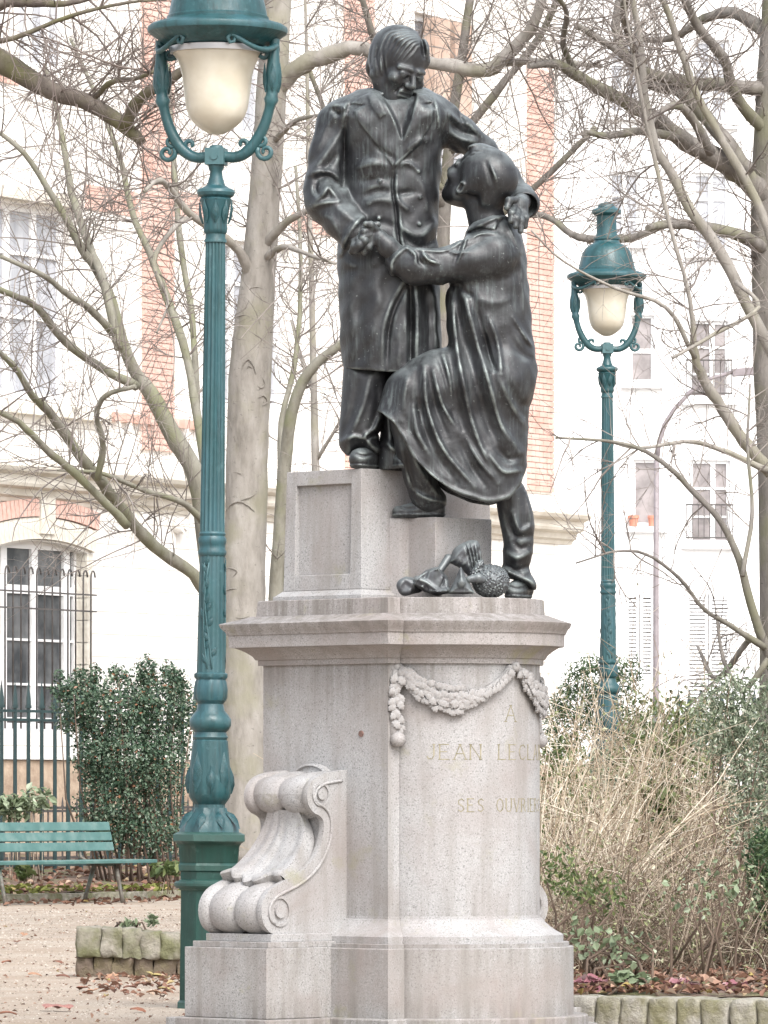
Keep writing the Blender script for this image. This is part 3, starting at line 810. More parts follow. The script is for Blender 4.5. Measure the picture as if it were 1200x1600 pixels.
# ---- the standing man
MAN = empty('bronze_statue', ((600-600)*KP, YC-45*KP, zl(733)), 0, 'dark bronze statue of a standing man in a long frock coat looking down', 'statue')
f = Field((464, -150, 112), (836, 40, 592), 2.1)
coat = [(576, 139), (545, 150), (522, 161), (512, 180), (522, 215), (534, 245), (533, 300), (532, 350), (527, 400), (528, 450), (531, 510), (536, 577),
        (537, 600), (538, 632), (570, 640), (605, 642), (640, 642), (692, 634), (692, 600), (690, 540), (687, 450), (684, 380), (686, 320), (690, 262), (698, 222), (708, 185), (698, 158), (672, 143), (650, 136), (612, 134)]
f.inflate(coat, -45, 60, 58)
f.cone((570, -45, 172), (538, -48, 186), 34, 29, 14)
f.cone((655, -45, 170), (690, -45, 186), 34, 27, 14)
f.chain([(527, -50, 188, 29), (516, -58, 245, 30), (508, -68, 298, 33), (512, -78, 318, 32), (535, -98, 350, 28), (556, -112, 372, 26)], 9)
f.chain([(694, -42, 186, 27), (722, -30, 208, 27), (752, -14, 232, 25), (790, -8, 272, 22), (816, -22, 306, 19), (820, -34, 318, 18)], 9)
f.blur(1)
# cut the coat below the waist so that the skirts open
f.plate([(598, 152), (611, 180), (628, 221), (640, 192), (650, 150), (625, 140)], -9, 3, -45)
f.plate([(588, 148), (566, 152), (548, 165), (569, 169), (553, 178), (560, 196), (584, 226), (603, 250), (614, 266), (621, 245), (629, 222), (612, 184), (598, 156)], 4.0, 2.0, -45)
f.plate([(651, 148), (668, 152), (675, 163), (662, 167), (678, 176), (674, 198), (655, 230), (632, 252), (615, 268), (620, 246), (629, 224), (641, 192), (649, 160)], 4.6, 2.0, -45)
f.plate([(583, 144), (573, 150), (580, 172), (594, 190), (604, 184), (594, 160)], 3.0, 2.5, -45)
f.crease([(604, 168), (616, 192), (627, 214)], 3.5, 3, -45); f.crease([(644, 163), (638, 190), (629, 214)], 3.5, 3, -45)
f.crease([(617, 266), (614, 290), (615, 310), (619, 335), (621, 362), (625, 392), (634, 440)], -6.5, 3.0, -45)
f.crease([(622, 266), (619, 290), (620, 310), (624, 335), (626, 362), (630, 392)], 4.0, 4, -45)
for pts, a, wd in (
    # right sleeve
    ([(501, 164), (488, 227), (478, 272)], 3.5, 6), ([(542, 182), (538, 227), (535, 296)], -9, 5), ([(537, 203), (514, 238), (482, 276)], 5.5, 6),
    ([(528, 178), (508, 205), (494, 245)], 3.5, 5), ([(530, 240), (512, 262), (490, 290)], -4.5, 5),
    ([(498, 284), (514, 279), (532, 294)], -10, 5.5), ([(484, 275), (508, 272), (531, 283)], 6, 5), ([(486, 328), (506, 308), (514, 299), (530, 318)], 8, 5), ([(489, 329), (505, 323), (527, 321)], 6, 4),
    ([(497, 287), (494, 300), (500, 312)], -6, 4), ([(505, 340), (520, 352), (532, 380)], 3.5, 6), ([(525, 328), (545, 346), (560, 356)], 3.0, 6),
    # shoulder seam and armhole
    ([(548, 158), (538, 172), (539, 200)], 4.5, 4), ([(520, 174), (528, 181), (536, 180)], -6, 4), ([(514, 168), (526, 166), (538, 173)], 4, 4),
    # body folds
    ([(552, 268), (581, 260), (612, 266)], 4.5, 7), ([(556, 285), (585, 286), (612, 282)], -3.5, 7), ([(588, 232), (602, 244), (616, 254)], -4, 4),
    ([(566, 312), (590, 303), (614, 306)], -4.5, 6), ([(570, 325), (590, 317), (616, 320)], 4, 6), ([(560, 360), (590, 352), (618, 358)], -4, 7),
    ([(622, 262), (640, 261), (654, 272)], 4.5, 4), ([(620, 308), (634, 305), (650, 304)], -5, 5), ([(622, 316), (630, 327), (640, 334)], 4.5, 4), ([(620, 350), (638, 367), (660, 370), (682, 350)], 5.5, 6),
    ([(625, 366), (640, 383), (660, 388), (684, 372)], -5, 6), ([(632, 240), (655, 226), (672, 222)], 3, 5), ([(650, 280), (664, 300), (668, 340)], 3, 7), ([(684, 200), (690, 230), (688, 260)], -5, 5), ([(676, 150), (684, 180), (686, 215)], 5, 4),
    # left sleeve
    ([(700, 178), (716, 190), (735, 196)], 5, 4), ([(702, 192), (722, 206), (744, 210)], -6, 4.5), ([(700, 206), (720, 218), (748, 222)], 5.5, 5), ([(705, 222), (722, 236), (738, 244)], -4, 5), ([(722, 180), (738, 198), (752, 212)], 4.5, 5), ([(712, 172), (722, 188), (724, 204)], -4, 4),
    # skirts
    ([(548, 420), (547, 490), (552, 572)], 3.5, 10), ([(566, 430), (563, 500), (566, 575)], -3.5, 9), ([(588, 420), (590, 480), (578, 575)], 4.5, 11), ([(536, 400), (545, 415), (560, 420)], 3, 7),
    ([(637, 446), (616, 486), (607, 525), (605, 580)], -7, 4), ([(630, 446), (608, 488), (598, 530), (596, 580)], 5, 6), ([(641, 446), (642, 500), (641, 584)], -17, 4.5), ([(650, 450), (652, 510), (650, 580)], 5, 6), ([(664, 450), (668, 510), (670, 575)], -4, 7), ([(678, 450), (682, 510), (684, 570)], 4, 6), ([(622, 520), (624, 550), (622, 582)], 3, 6)):
    f.crease(pts, a, wd, -20 if pts[0][0] < 690 else 1e4)
f.crease([(566, 345), (545, 371), (533, 398)], 5, 4.5, -60, ends=False)
f.lump(0.8, 0.09, 3)
f.cut([(440, 100), (860, 100), (860, 575), (692, 577), (640, 585), (605, 584), (570, 581), (534, 576), (440, 560)], False, ((440, 534, 570, 605, 640, 692, 860), (570, 576, 581, 584, 585, 577, 575), 26, 7))
for bx, by in ((653, 272), (656, 312), (655, 354), (594, 288), (592, 345)):
    yb = front(f, bx, by); f.cone((bx, yb+1, by), (bx, yb-1.5, by), 3.6, 3.0, 2)
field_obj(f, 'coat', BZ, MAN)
# trousers
f = Field((520, -110, 560), (660, 10, 736), 2.1)
f.inflate([(537, 566), (602, 566), (606, 615), (600, 660), (592, 688), (597, 704), (588, 712), (562, 702), (546, 712), (536, 706), (529, 690), (532, 640)], -52, 33, 32)
f.blur(1)
for pts, a, wd in (([(578, 590), (566, 640), (542, 690)], 4.5, 6), ([(560, 590), (552, 640), (536, 685)], -4, 6), ([(596, 650), (585, 672), (572, 684), (580, 700)], 6, 4), ([(534, 690), (555, 684), (575, 690)], 5, 4), ([(590, 600), (588, 640), (578, 675)], -4, 5), ([(566, 696), (580, 680), (596, 676)], -5, 4)):
    f.crease(pts, a, wd)
field_obj(f, 'trouser_leg', BZ, MAN)
f = Field((585, -90, 560), (680, 20, 736), 2.1)
f.chain([(640, -38, 575, 36), (628, -40, 650, 30), (618, -42, 706, 28), (616, -44, 722, 27)], 8)
for pts, a, wd in (([(612, 600), (606, 650), (610, 700)], 5, 5), ([(624, 620), (618, 670), (624, 715)], -5, 5), ([(602, 690), (614, 702), (630, 704)], 5, 4)): f.crease(pts, a, wd)
field_obj(f, 'trouser_leg', BZ, MAN)
def shoe(parent, heel, toe, hr, tr, sole):
    f = Field((min(heel[0], toe[0])-26, min(heel[1], toe[1])-26, min(heel[2], toe[2])-40), (max(heel[0], toe[0])+26, max(heel[1], toe[1])+26, sole+6), 1.7)
    h, t = np.array(heel, float), np.array(toe, float); m = h*0.5+t*0.5
    f.chain([(*h, hr), (*m, (hr+tr)*0.52), (*t, tr)], 6); f.cone(h+(0, 0, -14), h+(0, 0, 2), hr*0.9, hr, 6)
    f.crease([(t[0]*0.75+h[0]*0.25-12, t[2]-8), (t[0]*0.75+h[0]*0.25, t[2]-4), (t[0]*0.75+h[0]*0.25+14, t[2]-6)], -2.5, 2.5)
    S = f.sl((-1e4, -1e4, sole-4.5), (1e4, 1e4, sole)); f.d[S] -= 2.0
    x, y, z = f.xyz((slice(None),)*3); f.d = np.maximum(f.d, z-sole)+0*f.d
    return field_obj(f, 'shoe', BZ, parent)
shoe(MAN, (580, -38, 715), (562, -72, 718), 18, 17, 732.5)
shoe(MAN, (618, -40, 718), (632, -78, 722), 15, 13, 732.5)
# head
f = Field((560, -130, 28), (690, 10, 192), 1.15)
P, Rm = frame((623, -56, 103), (0.52, -0.78, 0.40), (0.18, 0, -1))
head_base(f, P, Rm, 1.0)
f.chain([(608, -45, 168, 33), (615, -48, 130, 30)], 8)
# hair: a thick cap, combed across, covering ears and nape
for a, b, c, r in ((0, 20, -13, (41.5, 41, 50)), (-30, 2, -12, (12, 28, 27)), (30, 4, -14, (12, 26, 25)), (-36, -12, 6, (6, 18, 9)), (36, -12, 2, (6, 16, 9)), (-25, 20, 18, (13, 12, 13)), (2, 42, 10, (28, 10, 20)), (0, -14, -40, (30, 26, 18))):
    f.ell(P(a, b, c), r, 7, 'add', Rm)
f.blur(1)
for k in range(16):                           # strands sweep from the parting down over the temple
    t = k/15
    a0 = (640+20*t, 47+26*t); am = (600+46*t, 56+32*t); a1 = (586+46*t, 92+10*t)
    f.crease([a0, ((a0[0]*0.5+am[0]*0.5), a0[1]*0.5+am[1]*0.5-3), am, a1], (0.85 if k % 2 else -0.95)*(1.15-0.6*t), 2.0, -30)
for k in range(6): f.crease([(584+k*4, 66+k*3), (580+k*4.5, 92), (585+k*4, 122-k)], 1.0 if k % 2 else -1.0, 2.0, -30)
f.crease([(655, 52), (660, 72), (662, 92)], -4.5, 3, -45); f.crease([(664, 58), (668, 78), (668, 96)], 3, 3)
f.crease([(585, 150), (600, 166), (620, 172), (640, 164)], 4, 3, -40)
field_obj(f, 'head', BZ, MAN)
# right hand, closed round the worker's fingers
f = Field((530, -165, 335), (612, -80, 415), 1.2)
f.ell((562, -118, 380), (17, 15, 17), 4); f.cone((552, -112, 370), (560, -116, 378), 17, 17, 5)
fingers(f, [[(570, -128, 366, 6.5), (580, -136, 362, 6), (590, -134, 358, 5.2)], [(566, -130, 376, 6.5), (570, -142, 384, 6.3), (563, -138, 394, 5.6)], [(560, -132, 380, 6.5), (562, -142, 390, 6.2), (556, -136, 399, 5.5)],
            [(553, -130, 382, 6.2), (554, -138, 392, 5.8), (550, -131, 400, 5.2)], [(572, -124, 388, 6.0), (576, -133, 394, 5.6), (570, -132, 401, 5)]])
field_obj(f, 'hand', BZ, MAN)
# left hand, laid on the worker's shoulder
f = Field((772, -150, 292), (842, -10, 384), 1.2)
f.cone((818, -48, 312), (812, -92, 322), 14, 14, 5); f.ell((809, -104, 328), (15, 11, 17), 5)
fingers(f, [[(803, -112, 318, 6), (794, -124, 320, 5.8), (791, -129, 331, 5.2)], [(802, -114, 330, 6), (798, -128, 340, 5.8), (797, -131, 352, 5)], [(808, -114, 336, 6), (805, -128, 348, 5.8), (804, -131, 360, 5)],
            [(814, -110, 338, 6), (813, -123, 352, 5.6), (812, -126, 367, 4.8)], [(818, -105, 332, 5.6), (820, -114, 346, 5.2), (819, -115, 359, 4.6)]])
field_obj(f, 'hand', BZ, MAN)
f = Field((790, -75, 285), (845, 20, 345), 1.6)
f.cone((812, -20, 300), (820, -56, 318), 22, 24, 4); f.cone((820, -62, 320), (822, -76, 324), 18, 18, 3, 'sub')
field_obj(f, 'cuff', BZ, MAN)

# ---- the young worker stepping up
BOY = empty('bronze_statue', ((740-600)*KP, YC-70*KP, zl(936)), 0, 'dark bronze statue of a young worker in a loose smock stepping up, face lifted', 'statue')
f = Field((580, -175, 318), (850, 0, 800), 2.1)
smock = [(737, 346), (724, 372), (712, 400), (702, 430), (698, 460), (697, 510), (696, 543), (668, 552), (640, 566), (618, 590), (606, 620), (598, 648), (612, 662), (628, 684), (645, 715), (668, 742),
         (700, 766), (735, 781), (765, 788), (795, 780), (812, 758), (820, 728), (820, 690), (826, 650), (834, 610), (839, 570), (834, 530), (828, 490), (826, 440), (823, 405), (813, 368), (800, 345), (782, 336), (758, 336)]
big = [(p if not (598 <= p[0] <= 822 and p[1] > 640 and p not in ((826, 650),)) else (p[0]-(22 if p[0] < 700 else (8 if p[0] < 770 else -4)), p[1]+(20 if p[0] < 640 else 34))) for p in smock]
f.inflate(big, -78, 54, 50, tilt=(0.08, 0.0))
f.chain([(775, -95, 600, 50), (690, -92, 600, 44), (640, -88, 622, 38), (628, -88, 640, 30)], 20)
f.chain([(784, -100, 385, 30), (770, -108, 402, 38), (735, -118, 412, 33), (690, -126, 423, 27), (650, -128, 423, 27), (626, -124, 414, 24)], 10)
f.blur(1)
for pts, a, wd in (
    # arm and shoulder
    ([(742, 374), (718, 386), (692, 400), (655, 398), (640, 398)], 4, 4), ([(760, 380), (735, 392), (715, 402)], -4.5, 4.5), ([(775, 372), (750, 372), (735, 380)], 5, 4), ([(660, 402), (668, 414), (684, 420)], 7, 4), ([(650, 404), (654, 416), (664, 424)], -7, 4),
    ([(636, 396), (648, 406), (650, 418)], 6, 4), ([(700, 400), (712, 404), (730, 402)], 4, 3), ([(716, 448), (726, 462), (740, 470)], -6, 5), ([(690, 444), (706, 450), (722, 444)], -4, 5),
    # long hanging folds
    ([(722, 458), (734, 505), (760, 596), (781, 666), (810, 710)], 9, 8), ([(712, 460), (722, 520), (744, 604), (764, 672), (792, 722)], -9, 8), ([(705, 462), (710, 530), (724, 610), (742, 680), (770, 745)], 8, 7), ([(700, 545), (708, 610), (722, 670), (748, 735)], -7, 7),
    ([(740, 476), (752, 520), (764, 560), (771, 586)], -7, 5), ([(757, 530), (763, 560), (771, 584)], -9, 4), ([(762, 500), (776, 540), (782, 590)], 6, 6), ([(800, 500), (820, 530), (832, 545)], 5, 5), ([(790, 520), (812, 556), (834, 565)], -4, 6), ([(775, 590), (800, 640), (820, 668)], 5, 8), ([(790, 600), (808, 630), (826, 636)], -4, 7),
    # over the knee
    ([(662, 576), (667, 640), (692, 706), (740, 764)], 8, 6), ([(652, 580), (655, 640), (676, 706), (712, 758)], -7, 6), ([(676, 586), (690, 636), (709, 668)], 6, 5), ([(670, 588), (680, 640), (700, 690)], -6, 5), ([(684, 560), (700, 610), (710, 668)], -6, 5), ([(692, 560), (700, 590), (706, 640)], 5, 5),
    ([(636, 592), (632, 622), (630, 650)], 4, 6), ([(622, 600), (615, 625), (612, 648)], -3, 5), ([(645, 640), (652, 680), (668, 712)], 4, 6), ([(630, 650), (642, 680), (660, 712)], -4, 5), ([(725, 682), (746, 722), (776, 758)], 7, 6), ([(716, 690), (734, 730), (760, 768)], -7, 6),
    ([(770, 700), (790, 720), (812, 716)], -6, 6), ([(760, 710), (785, 740), (812, 738)], 6, 6),
    # hem
    ([(600, 650), (614, 664), (630, 686), (647, 717), (670, 743), (702, 766), (737, 779), (766, 785), (796, 776), (814, 750)], 4.5, 5),
    # yoke
    ([(790, 352), (800, 372), (812, 400)], 4, 5), ([(812, 400), (816, 460), (818, 500)], 4, 6), ([(740, 470), (770, 480), (800, 470)], 2.5, 8), ([(724, 374), (716, 398), (708, 420)], -4, 3), ([(730, 372), (722, 398), (714, 418)], 4, 3)):
    f.crease(pts, a*(0.9 if a > 0 else 0.72), wd*(0.72 if a > 0 else 0.95))
f.crease([(636, 393), (622, 404), (612, 418), (612, 434)], 6, 4.5, ends=False)
f.cut([(560, 300), (870, 300), (870, 735), (823, 728), (812, 760), (795, 782), (765, 790), (735, 783), (700, 768), (668, 744), (645, 717), (628, 686), (612, 664), (596, 648), (560, 640)], False,
      ((560, 596, 612, 628, 645, 668, 700, 735, 765, 795, 812, 823, 870), (640, 648, 664, 686, 717, 744, 768, 783, 790, 782, 760, 728, 735), 24, 7))
f.plate([(738, 352), (728, 366), (750, 362), (772, 366), (778, 352), (783, 345), (770, 340)], 5, 2); f.crease([(733, 364), (752, 356), (774, 346), (786, 342)], 5, 4)
f.lump(0.9, 0.08, 5)
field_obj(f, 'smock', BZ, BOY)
# front leg and rear leg
f = Field((598, -130, 640), (710, -10, 800), 2.0)
f.chain([(634, -86, 655, 27), (644, -80, 700, 25), (656, -68, 745, 24), (667, -58, 776, 23)], 8); f.chain([(662, -60, 770, 23), (676, -54, 782, 22)], 5)
for pts, a, wd in (([(640, 690), (652, 730), (690, 784)], 4.5, 5), ([(632, 700), (642, 745), (662, 780)], -4.5, 5), ([(625, 690), (634, 730), (642, 765)], 4, 5), ([(648, 768), (665, 780), (692, 786)], 5, 4)): f.crease(pts, a, wd)
field_obj(f, 'trouser_leg', BZ, BOY)
f = Field((765, -110, 735), (850, 20, 925), 2.0)
f.inflate([(778, 750), (775, 780), (780, 812), (787, 850), (784, 890), (782, 908), (800, 904), (818, 912), (838, 922), (836, 905), (829, 890), (834, 850), (834, 810), (827, 785), (814, 752)], -42, 30, 28, tilt=(0, 0.12))
f.blur(1)
for pts, a, wd in (([(800, 800), (812, 830), (832, 822)], 6, 5), ([(792, 800), (804, 836), (828, 838)], -6, 5), ([(788, 860), (808, 872), (830, 862)], 5, 5), ([(790, 880), (806, 890), (828, 884)], -6, 5), ([(786, 888), (806, 900), (836, 912)], 6, 4), ([(800, 840), (812, 856), (824, 852)], -4, 5), ([(822, 770), (828, 800), (830, 830)], 4, 4)): f.crease(pts, a, wd)
field_obj(f, 'trouser_leg', BZ, BOY)
shoe(BOY, (680, -52, 794), (622, -50, 799), 15, 9, 808.5)
shoe(BOY, (818, -18, 918), (802, -58, 924), 16, 14, 935.5)
# forearm and hand
f = Field((560, -175, 335), (640, -90, 440), 1.2)
f.chain([(626, -126, 410, 17), (606, -130, 392, 15), (594, -131, 380, 13)], 6); f.ell((584, -130, 374, ), (14, 10, 13), 5)
fingers(f, [[(580, -138, 366, 5.6), (569, -140, 370, 5.4), (560, -134, 378, 5)], [(578, -138, 374, 5.6), (567, -141, 380, 5.4), (560, -134, 388, 5)], [(578, -136, 381, 5.4), (569, -139, 388, 5.2), (562, -133, 395, 4.8)],
            [(584, -134, 385, 5.2), (576, -137, 393, 5), (569, -133, 399, 4.6)], [(588, -136, 366, 5.6), (580, -143, 359, 5.2), (572, -144, 358, 4.8)]])
field_obj(f, 'hand', BZ, BOY)
# head
f = Field((672, -150, 215), (815, 0, 372), 1.35)
P, Rm = frame((748, -84, 284), (-0.68, 0.42, -0.60), (0.5, -0.34, -0.8))
head_base(f, P, Rm, 0.98)
f.chain([(762, -80, 352, 30), (752, -82, 320, 27)], 8)
for a, b, c, r in ((0, 19, -11, (40.5, 39, 48)), (-29, 5, -11, (12, 22, 24)), (29, 5, -11, (12, 22, 24)), (0, -9, -39, (29, 24, 16)), (0, 40, 20, (27, 11, 16))):
    f.ell(P(a, b, c), r, 6, 'add', Rm)
f.blur(1)
for k in range(9): f.crease([(716+k*4, 262-k*3), (724+k*5, 254-k*2), (734+k*6, 246-k)], 1.5 if k % 2 else -1.6, 2.2, -90)
f.crease([(764, 266), (770, 278), (775, 290)], 3, 3, -95); f.crease([(758, 262), (764, 280), (768, 296)], -3, 4, -95)
f.crease([(715, 250), (722, 240), (734, 233), (748, 230)], 2.5, 3)
e = P(-40, -19, -3)
f.cone(tuple(e), tuple(P(-40, -10, -3)), 6.5, 6.5, 2); f.cone(tuple(P(-46, -18, -3)), tuple(P(-46, -12, -3)), 4, 4, 2, 'sub')
field_obj(f, 'head', BZ, BOY)

# ---- tools heaped at his feet: each piece a part of one casting
HEAP = empty('bronze_tool_heap', ((700-600)*KP, YC-105*KP, zl(936.2)), 0, 'small heap of cast bronze tools, brushes and a basket on the pedestal edge', 'sculpture')
f = Field((608, -160, 890), (662, -70, 944), 1.3)
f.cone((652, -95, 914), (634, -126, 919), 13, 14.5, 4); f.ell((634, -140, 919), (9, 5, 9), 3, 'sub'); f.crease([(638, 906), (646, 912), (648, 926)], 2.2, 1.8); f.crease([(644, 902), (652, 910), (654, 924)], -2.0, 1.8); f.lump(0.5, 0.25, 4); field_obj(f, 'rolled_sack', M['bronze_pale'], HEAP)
f = Field((632, -170, 868), (712, -60, 944), 1.3)
f.inflate([(650, 905), (664, 893), (684, 889), (698, 902), (703, 929), (684, 932), (662, 927), (645, 916)], -122, 24, 5, smooth=False); f.lump(0.6, 0.2, 9)
f.crease([(646, 908), (664, 912), (684, 926), (702, 924)], 4, 3); field_obj(f, 'stone_block', M['bronze_pale'], HEAP)
f = Field((672, -140, 862), (712, -60, 912), 1.3); f.cone((684, -116, 898), (700, -100, 874), 5.5, 7, 2); field_obj(f, 'tool_handle', M['bronze_pale'], HEAP)
f = Field((690, -150, 838), (760, -60, 915), 1.3)
f.inflate([(701, 880), (708, 862), (724, 850), (742, 846), (750, 856), (751, 880), (744, 896), (734, 902), (722, 892)], -100, 17, 13); f.lump(0.5, 0.3, 2)
for k in range(7): f.crease([(726+k*3.2, 852+k*0.5), (733+k*2.4, 875), (738+k*1.4, 898)], 2.6 if k % 2 else -3, 1.6)
field_obj(f, 'brush', M['bronze_pale'], HEAP)
f = Field((690, -165, 880), (750, -80, 942), 1.3)
f.inflate([(719, 889), (741, 930), (699, 930)], -134, 15, 14, smooth=False); f.ell((720, -150, 914), (6, 5, 6), 4); f.crease([(719, 890), (720, 910)], 3, 3); f.crease([(702, 928), (738, 928)], 2.5, 2.5); field_obj(f, 'trowel_blade', M['bronze_pale'], HEAP)
f = Field((722, -160, 895), (765, -100, 925), 1.3); f.chain([(732, -138, 908, 5.5), (746, -136, 906, 7), (752, -134, 908, 6)], 3); field_obj(f, 'trowel_handle', M['bronze_pale'], HEAP)
f = Field((726, -160, 870), (805, -40, 944), 1.3)
f.ell((766, -105, 910), (29, 32, 26), 4); f.chain([(740, -120, 900, 6), (748, -116, 884, 6), (752, -112, 880, 4)], 4)
x, y, z = f.xyz((slice(None),)*3); f.d += (2.2*np.sin(x*0.9+1.5*np.sin(z*0.5))*np.sin(z*0.85+1.2*np.sin(x*0.4))*np.cos(y*0.5)).astype(np.float32)
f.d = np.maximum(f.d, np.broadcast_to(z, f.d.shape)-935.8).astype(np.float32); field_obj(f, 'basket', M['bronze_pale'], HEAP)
# ---------------------------------------------------------------- street lamps
LP, LB = M['lamp_paint'], M['lamp_base_paint']
def street_lamp(loc, k, label, lean=0.0, stretch=1.0, spin=0.0, hdrop=0.0):
    # k metres per pixel of the nearer lamp; rows measured from its foot at 1575
    root = empty('street_lamp', loc, 0, label, 'street lamp', 'green cast iron street lamps')
    def Z(py): 
        h = (1575-py)*k
        if py < 835: h += (stretch-1)*(min(835, 1575)-max(py, 378))*k
        return h+hdrop
    def L(py, r): return (Z(py), r*k)
    def part(name, prof, mat=LP, n=32, mod=None, sharp=35, parent=root, rot=0.0):
        mb = MB(); mb.lathe([L(p, r) for p, r in prof], n, mod=mod, rot=rot); return mb.build(name, mat, parent, sharp=sharp, world=False)
    fl = lambda nfl, d: (lambda z, g: 1-d*(0.5+0.5*math.cos(nfl*g)))
    # octagonal pedestal
    part('plinth', [(1576 if not hdrop else 1700, 50), (1566, 50), (1562, 46.5), (1392, 46), (1390, 48)], LB, 8, rot=R(22.5))
    part('band', [(1390, 49), (1382, 51), (1376, 50), (1374, 47), (1362, 47), (1360, 50), (1352, 51), (1348, 48), (1346, 49), (1322, 51), (1318, 54), (1314, 60), (1304, 60), (1300, 52)], LB, 8, rot=R(22.5))
    b = part('beaded_ring', [(1388, 50), (1384, 53), (1380, 53), (1377, 50)], LB, 48, mod=lambda z, g: 1+0.02*math.cos(48*g))
    part('leaf_flare', [(1300, 44), (1292, 43), (1282, 38), (1274, 31), (1268, 27), (1262, 25)], LP, 40, mod=lambda z, g: 1+0.06*math.cos(10*g))
    part('vase', [(1263, 24), (1257, 23.5), (1252, 27), (1246, 31), (1236, 33), (1215, 32), (1190, 30), (1165, 27.5), (1158, 27), (1156, 25)], LP, 64, mod=lambda z, g: 1+0.025*abs(math.cos(8*g)))
    vz = part('vase_collar', [(1157, 25), (1152, 28), (1148, 26), (1144, 25), (1140, 29), (1134, 32.5), (1124, 32.5), (1117, 28), (1110, 22), (1100, 20), (1097, 22), (1094, 24.5)], LP, 40)
    part('leaf_collar', [(1095, 23), (1090, 25), (1078, 25.5), (1066, 23.5), (1062, 22), (1058, 25), (1053, 25), (1051, 22)], LP, 40, mod=lambda z, g: 1+0.05*math.cos(8*g))
    part('lower_column', [(1052, 22.5), (960, 21), (868, 19.5)], LP, 64, mod=fl(16, 0.05))
    part('ring', [(869, 20), (866, 22), (862, 22.5), (858, 20.5), (852, 20.5), (848, 22), (842, 22), (838, 20), (834, 21), (831, 19)], LP, 32)
    part('column', [(832, 19.5), (700, 18.6), (560, 17.6), (440, 16.4), (378, 15.6)], LP, 96, mod=fl(16, 0.10))
    part('capital', [(379, 17.5), (375, 17.5), (372, 15.5), (366, 15.5), (363, 18), (358, 18.5), (350, 18), (335, 19.5), (318, 23), (312, 25), (309, 23), (306, 28), (301, 30), (297, 29), (294, 22), (290, 15), (285, 13), (276, 10.5), (268, 9.5), (263, 12), (259, 12.5), (256, 9)], LP, 32)
    # laurel sprays on the lower column and acanthus on the vase
    rs = random.Random(3)
    lf = MB(); lf.grid([[(0, 0, 0), (-0.16, 0.3, 0.02), (-0.17, 0.55, 0.02), (0, 1, 0)], [(0, 0, 0.05), (0, 0.3, 0.11), (0, 0.6, 0.10), (0, 1, 0.02)], [(0, 0, 0), (0.16, 0.3, 0.02), (0.17, 0.55, 0.02), (0, 1, 0)]]); lfm = lf.mesh('relief_leaf', LP, sharp=60)
    sp = MB()
    for s in range(3):
        a0 = s*2*math.pi/3+0.5+spin
        for half in (0, 1):
            pts = []
            for i in range(10):
                t = i/9; g = a0+0.35*math.sin(t*3.2+half*2)*(1 if half else -1); py = 1045-t*165
                rr = (21.8-1.8*t+0.6)*k; pts.append((rr*math.cos(g), rr*math.sin(g), Z(py)))
            sp.tube(pts, 1.3*k, 5)
    spray = sp.build('laurel_spray', LP, root, world=False)
    for s in range(3):
        a0 = s*2*math.pi/3+0.5+spin
        for i in range(14):
            t = (i+0.5)/14; g = a0+0.35*math.sin(t*3.2+(i % 2)*2)*(1 if i % 2 else -1); py = 1045-t*165
            n = Vector((math.cos(g), math.sin(g), 0)); tx = Vector((-n.y, n.x, 0)); an = rs.uniform(8, 30)*(1 if i % 3 else -1)
            d = (Vector((0, 0, 1))*math.cos(R(an))+tx*math.sin(R(an))-n*0.04).normalized(); x = d.cross(n).normalized(); z = x.cross(d)
            o = inst('relief_leaf', lfm, spray, n*(21.5-1.8*t)*k+Vector((0, 0, Z(py))), Matrix((x, d, z)).transposed().to_euler(), (26*k, 20*k, 24*k))
    for i in range(8):
        g = i*math.pi/4+0.3+spin; n = Vector((math.cos(g), math.sin(g), 0)); d = (Vector((0, 0, 1))-n*0.05).normalized(); x = d.cross(n).normalized(); z = x.cross(d)
        inst('acanthus_leaf', lfm, vz, n*31*k+Vector((0, 0, Z(1240))), Matrix((x, d, z)).transposed().to_euler(), (62*k if i % 2 else 46*k, 66*k if i % 2 else 46*k, 80*k))
        n2 = Vector((math.cos(g+0.39), math.sin(g+0.39), 0)); d = (Vector((0, 0, -1))+n2*0.9).normalized(); x = d.cross(n2).normalized(); z = x.cross(d)
        inst('acanthus_leaf', lfm, vz, n2*27*k+Vector((0, 0, Z(1270))), Matrix((x, d, z)).transposed().to_euler(), (44*k, 34*k, 80*k))
    for i in range(8):
        g = i*math.pi/4+0.2+spin; n = Vector((math.cos(g), math.sin(g), 0)); d = (Vector((0, 0, 1))+n*0.16).normalized(); x = d.cross(n).normalized(); z = x.cross(d)
        inst('acanthus_leaf', lfm, root, n*18.4*k+Vector((0, 0, Z(350))), Matrix((x, d, z)).transposed().to_euler(), (36*k, 38*k, 50*k))
    # boss and two lyre arms
    c = Z(245); mb = MB(); mb.box((0, 0, c), (30*k, 30*k, 26*k), rz=spin)
    for s in range(4): 
        g = spin+s*math.pi/2; mb.tube([Vector((math.cos(g)*14*k, math.sin(g)*14*k, c)), Vector((math.cos(g)*17*k, math.sin(g)*17*k, c))], 6*k, 10)
    mb.lathe([(c+12*k, 12*k), (c+17*k, 10*k), (c+18*k, 8*k)], 12); mb.build('boss', LP, root, world=False, sharp=40)
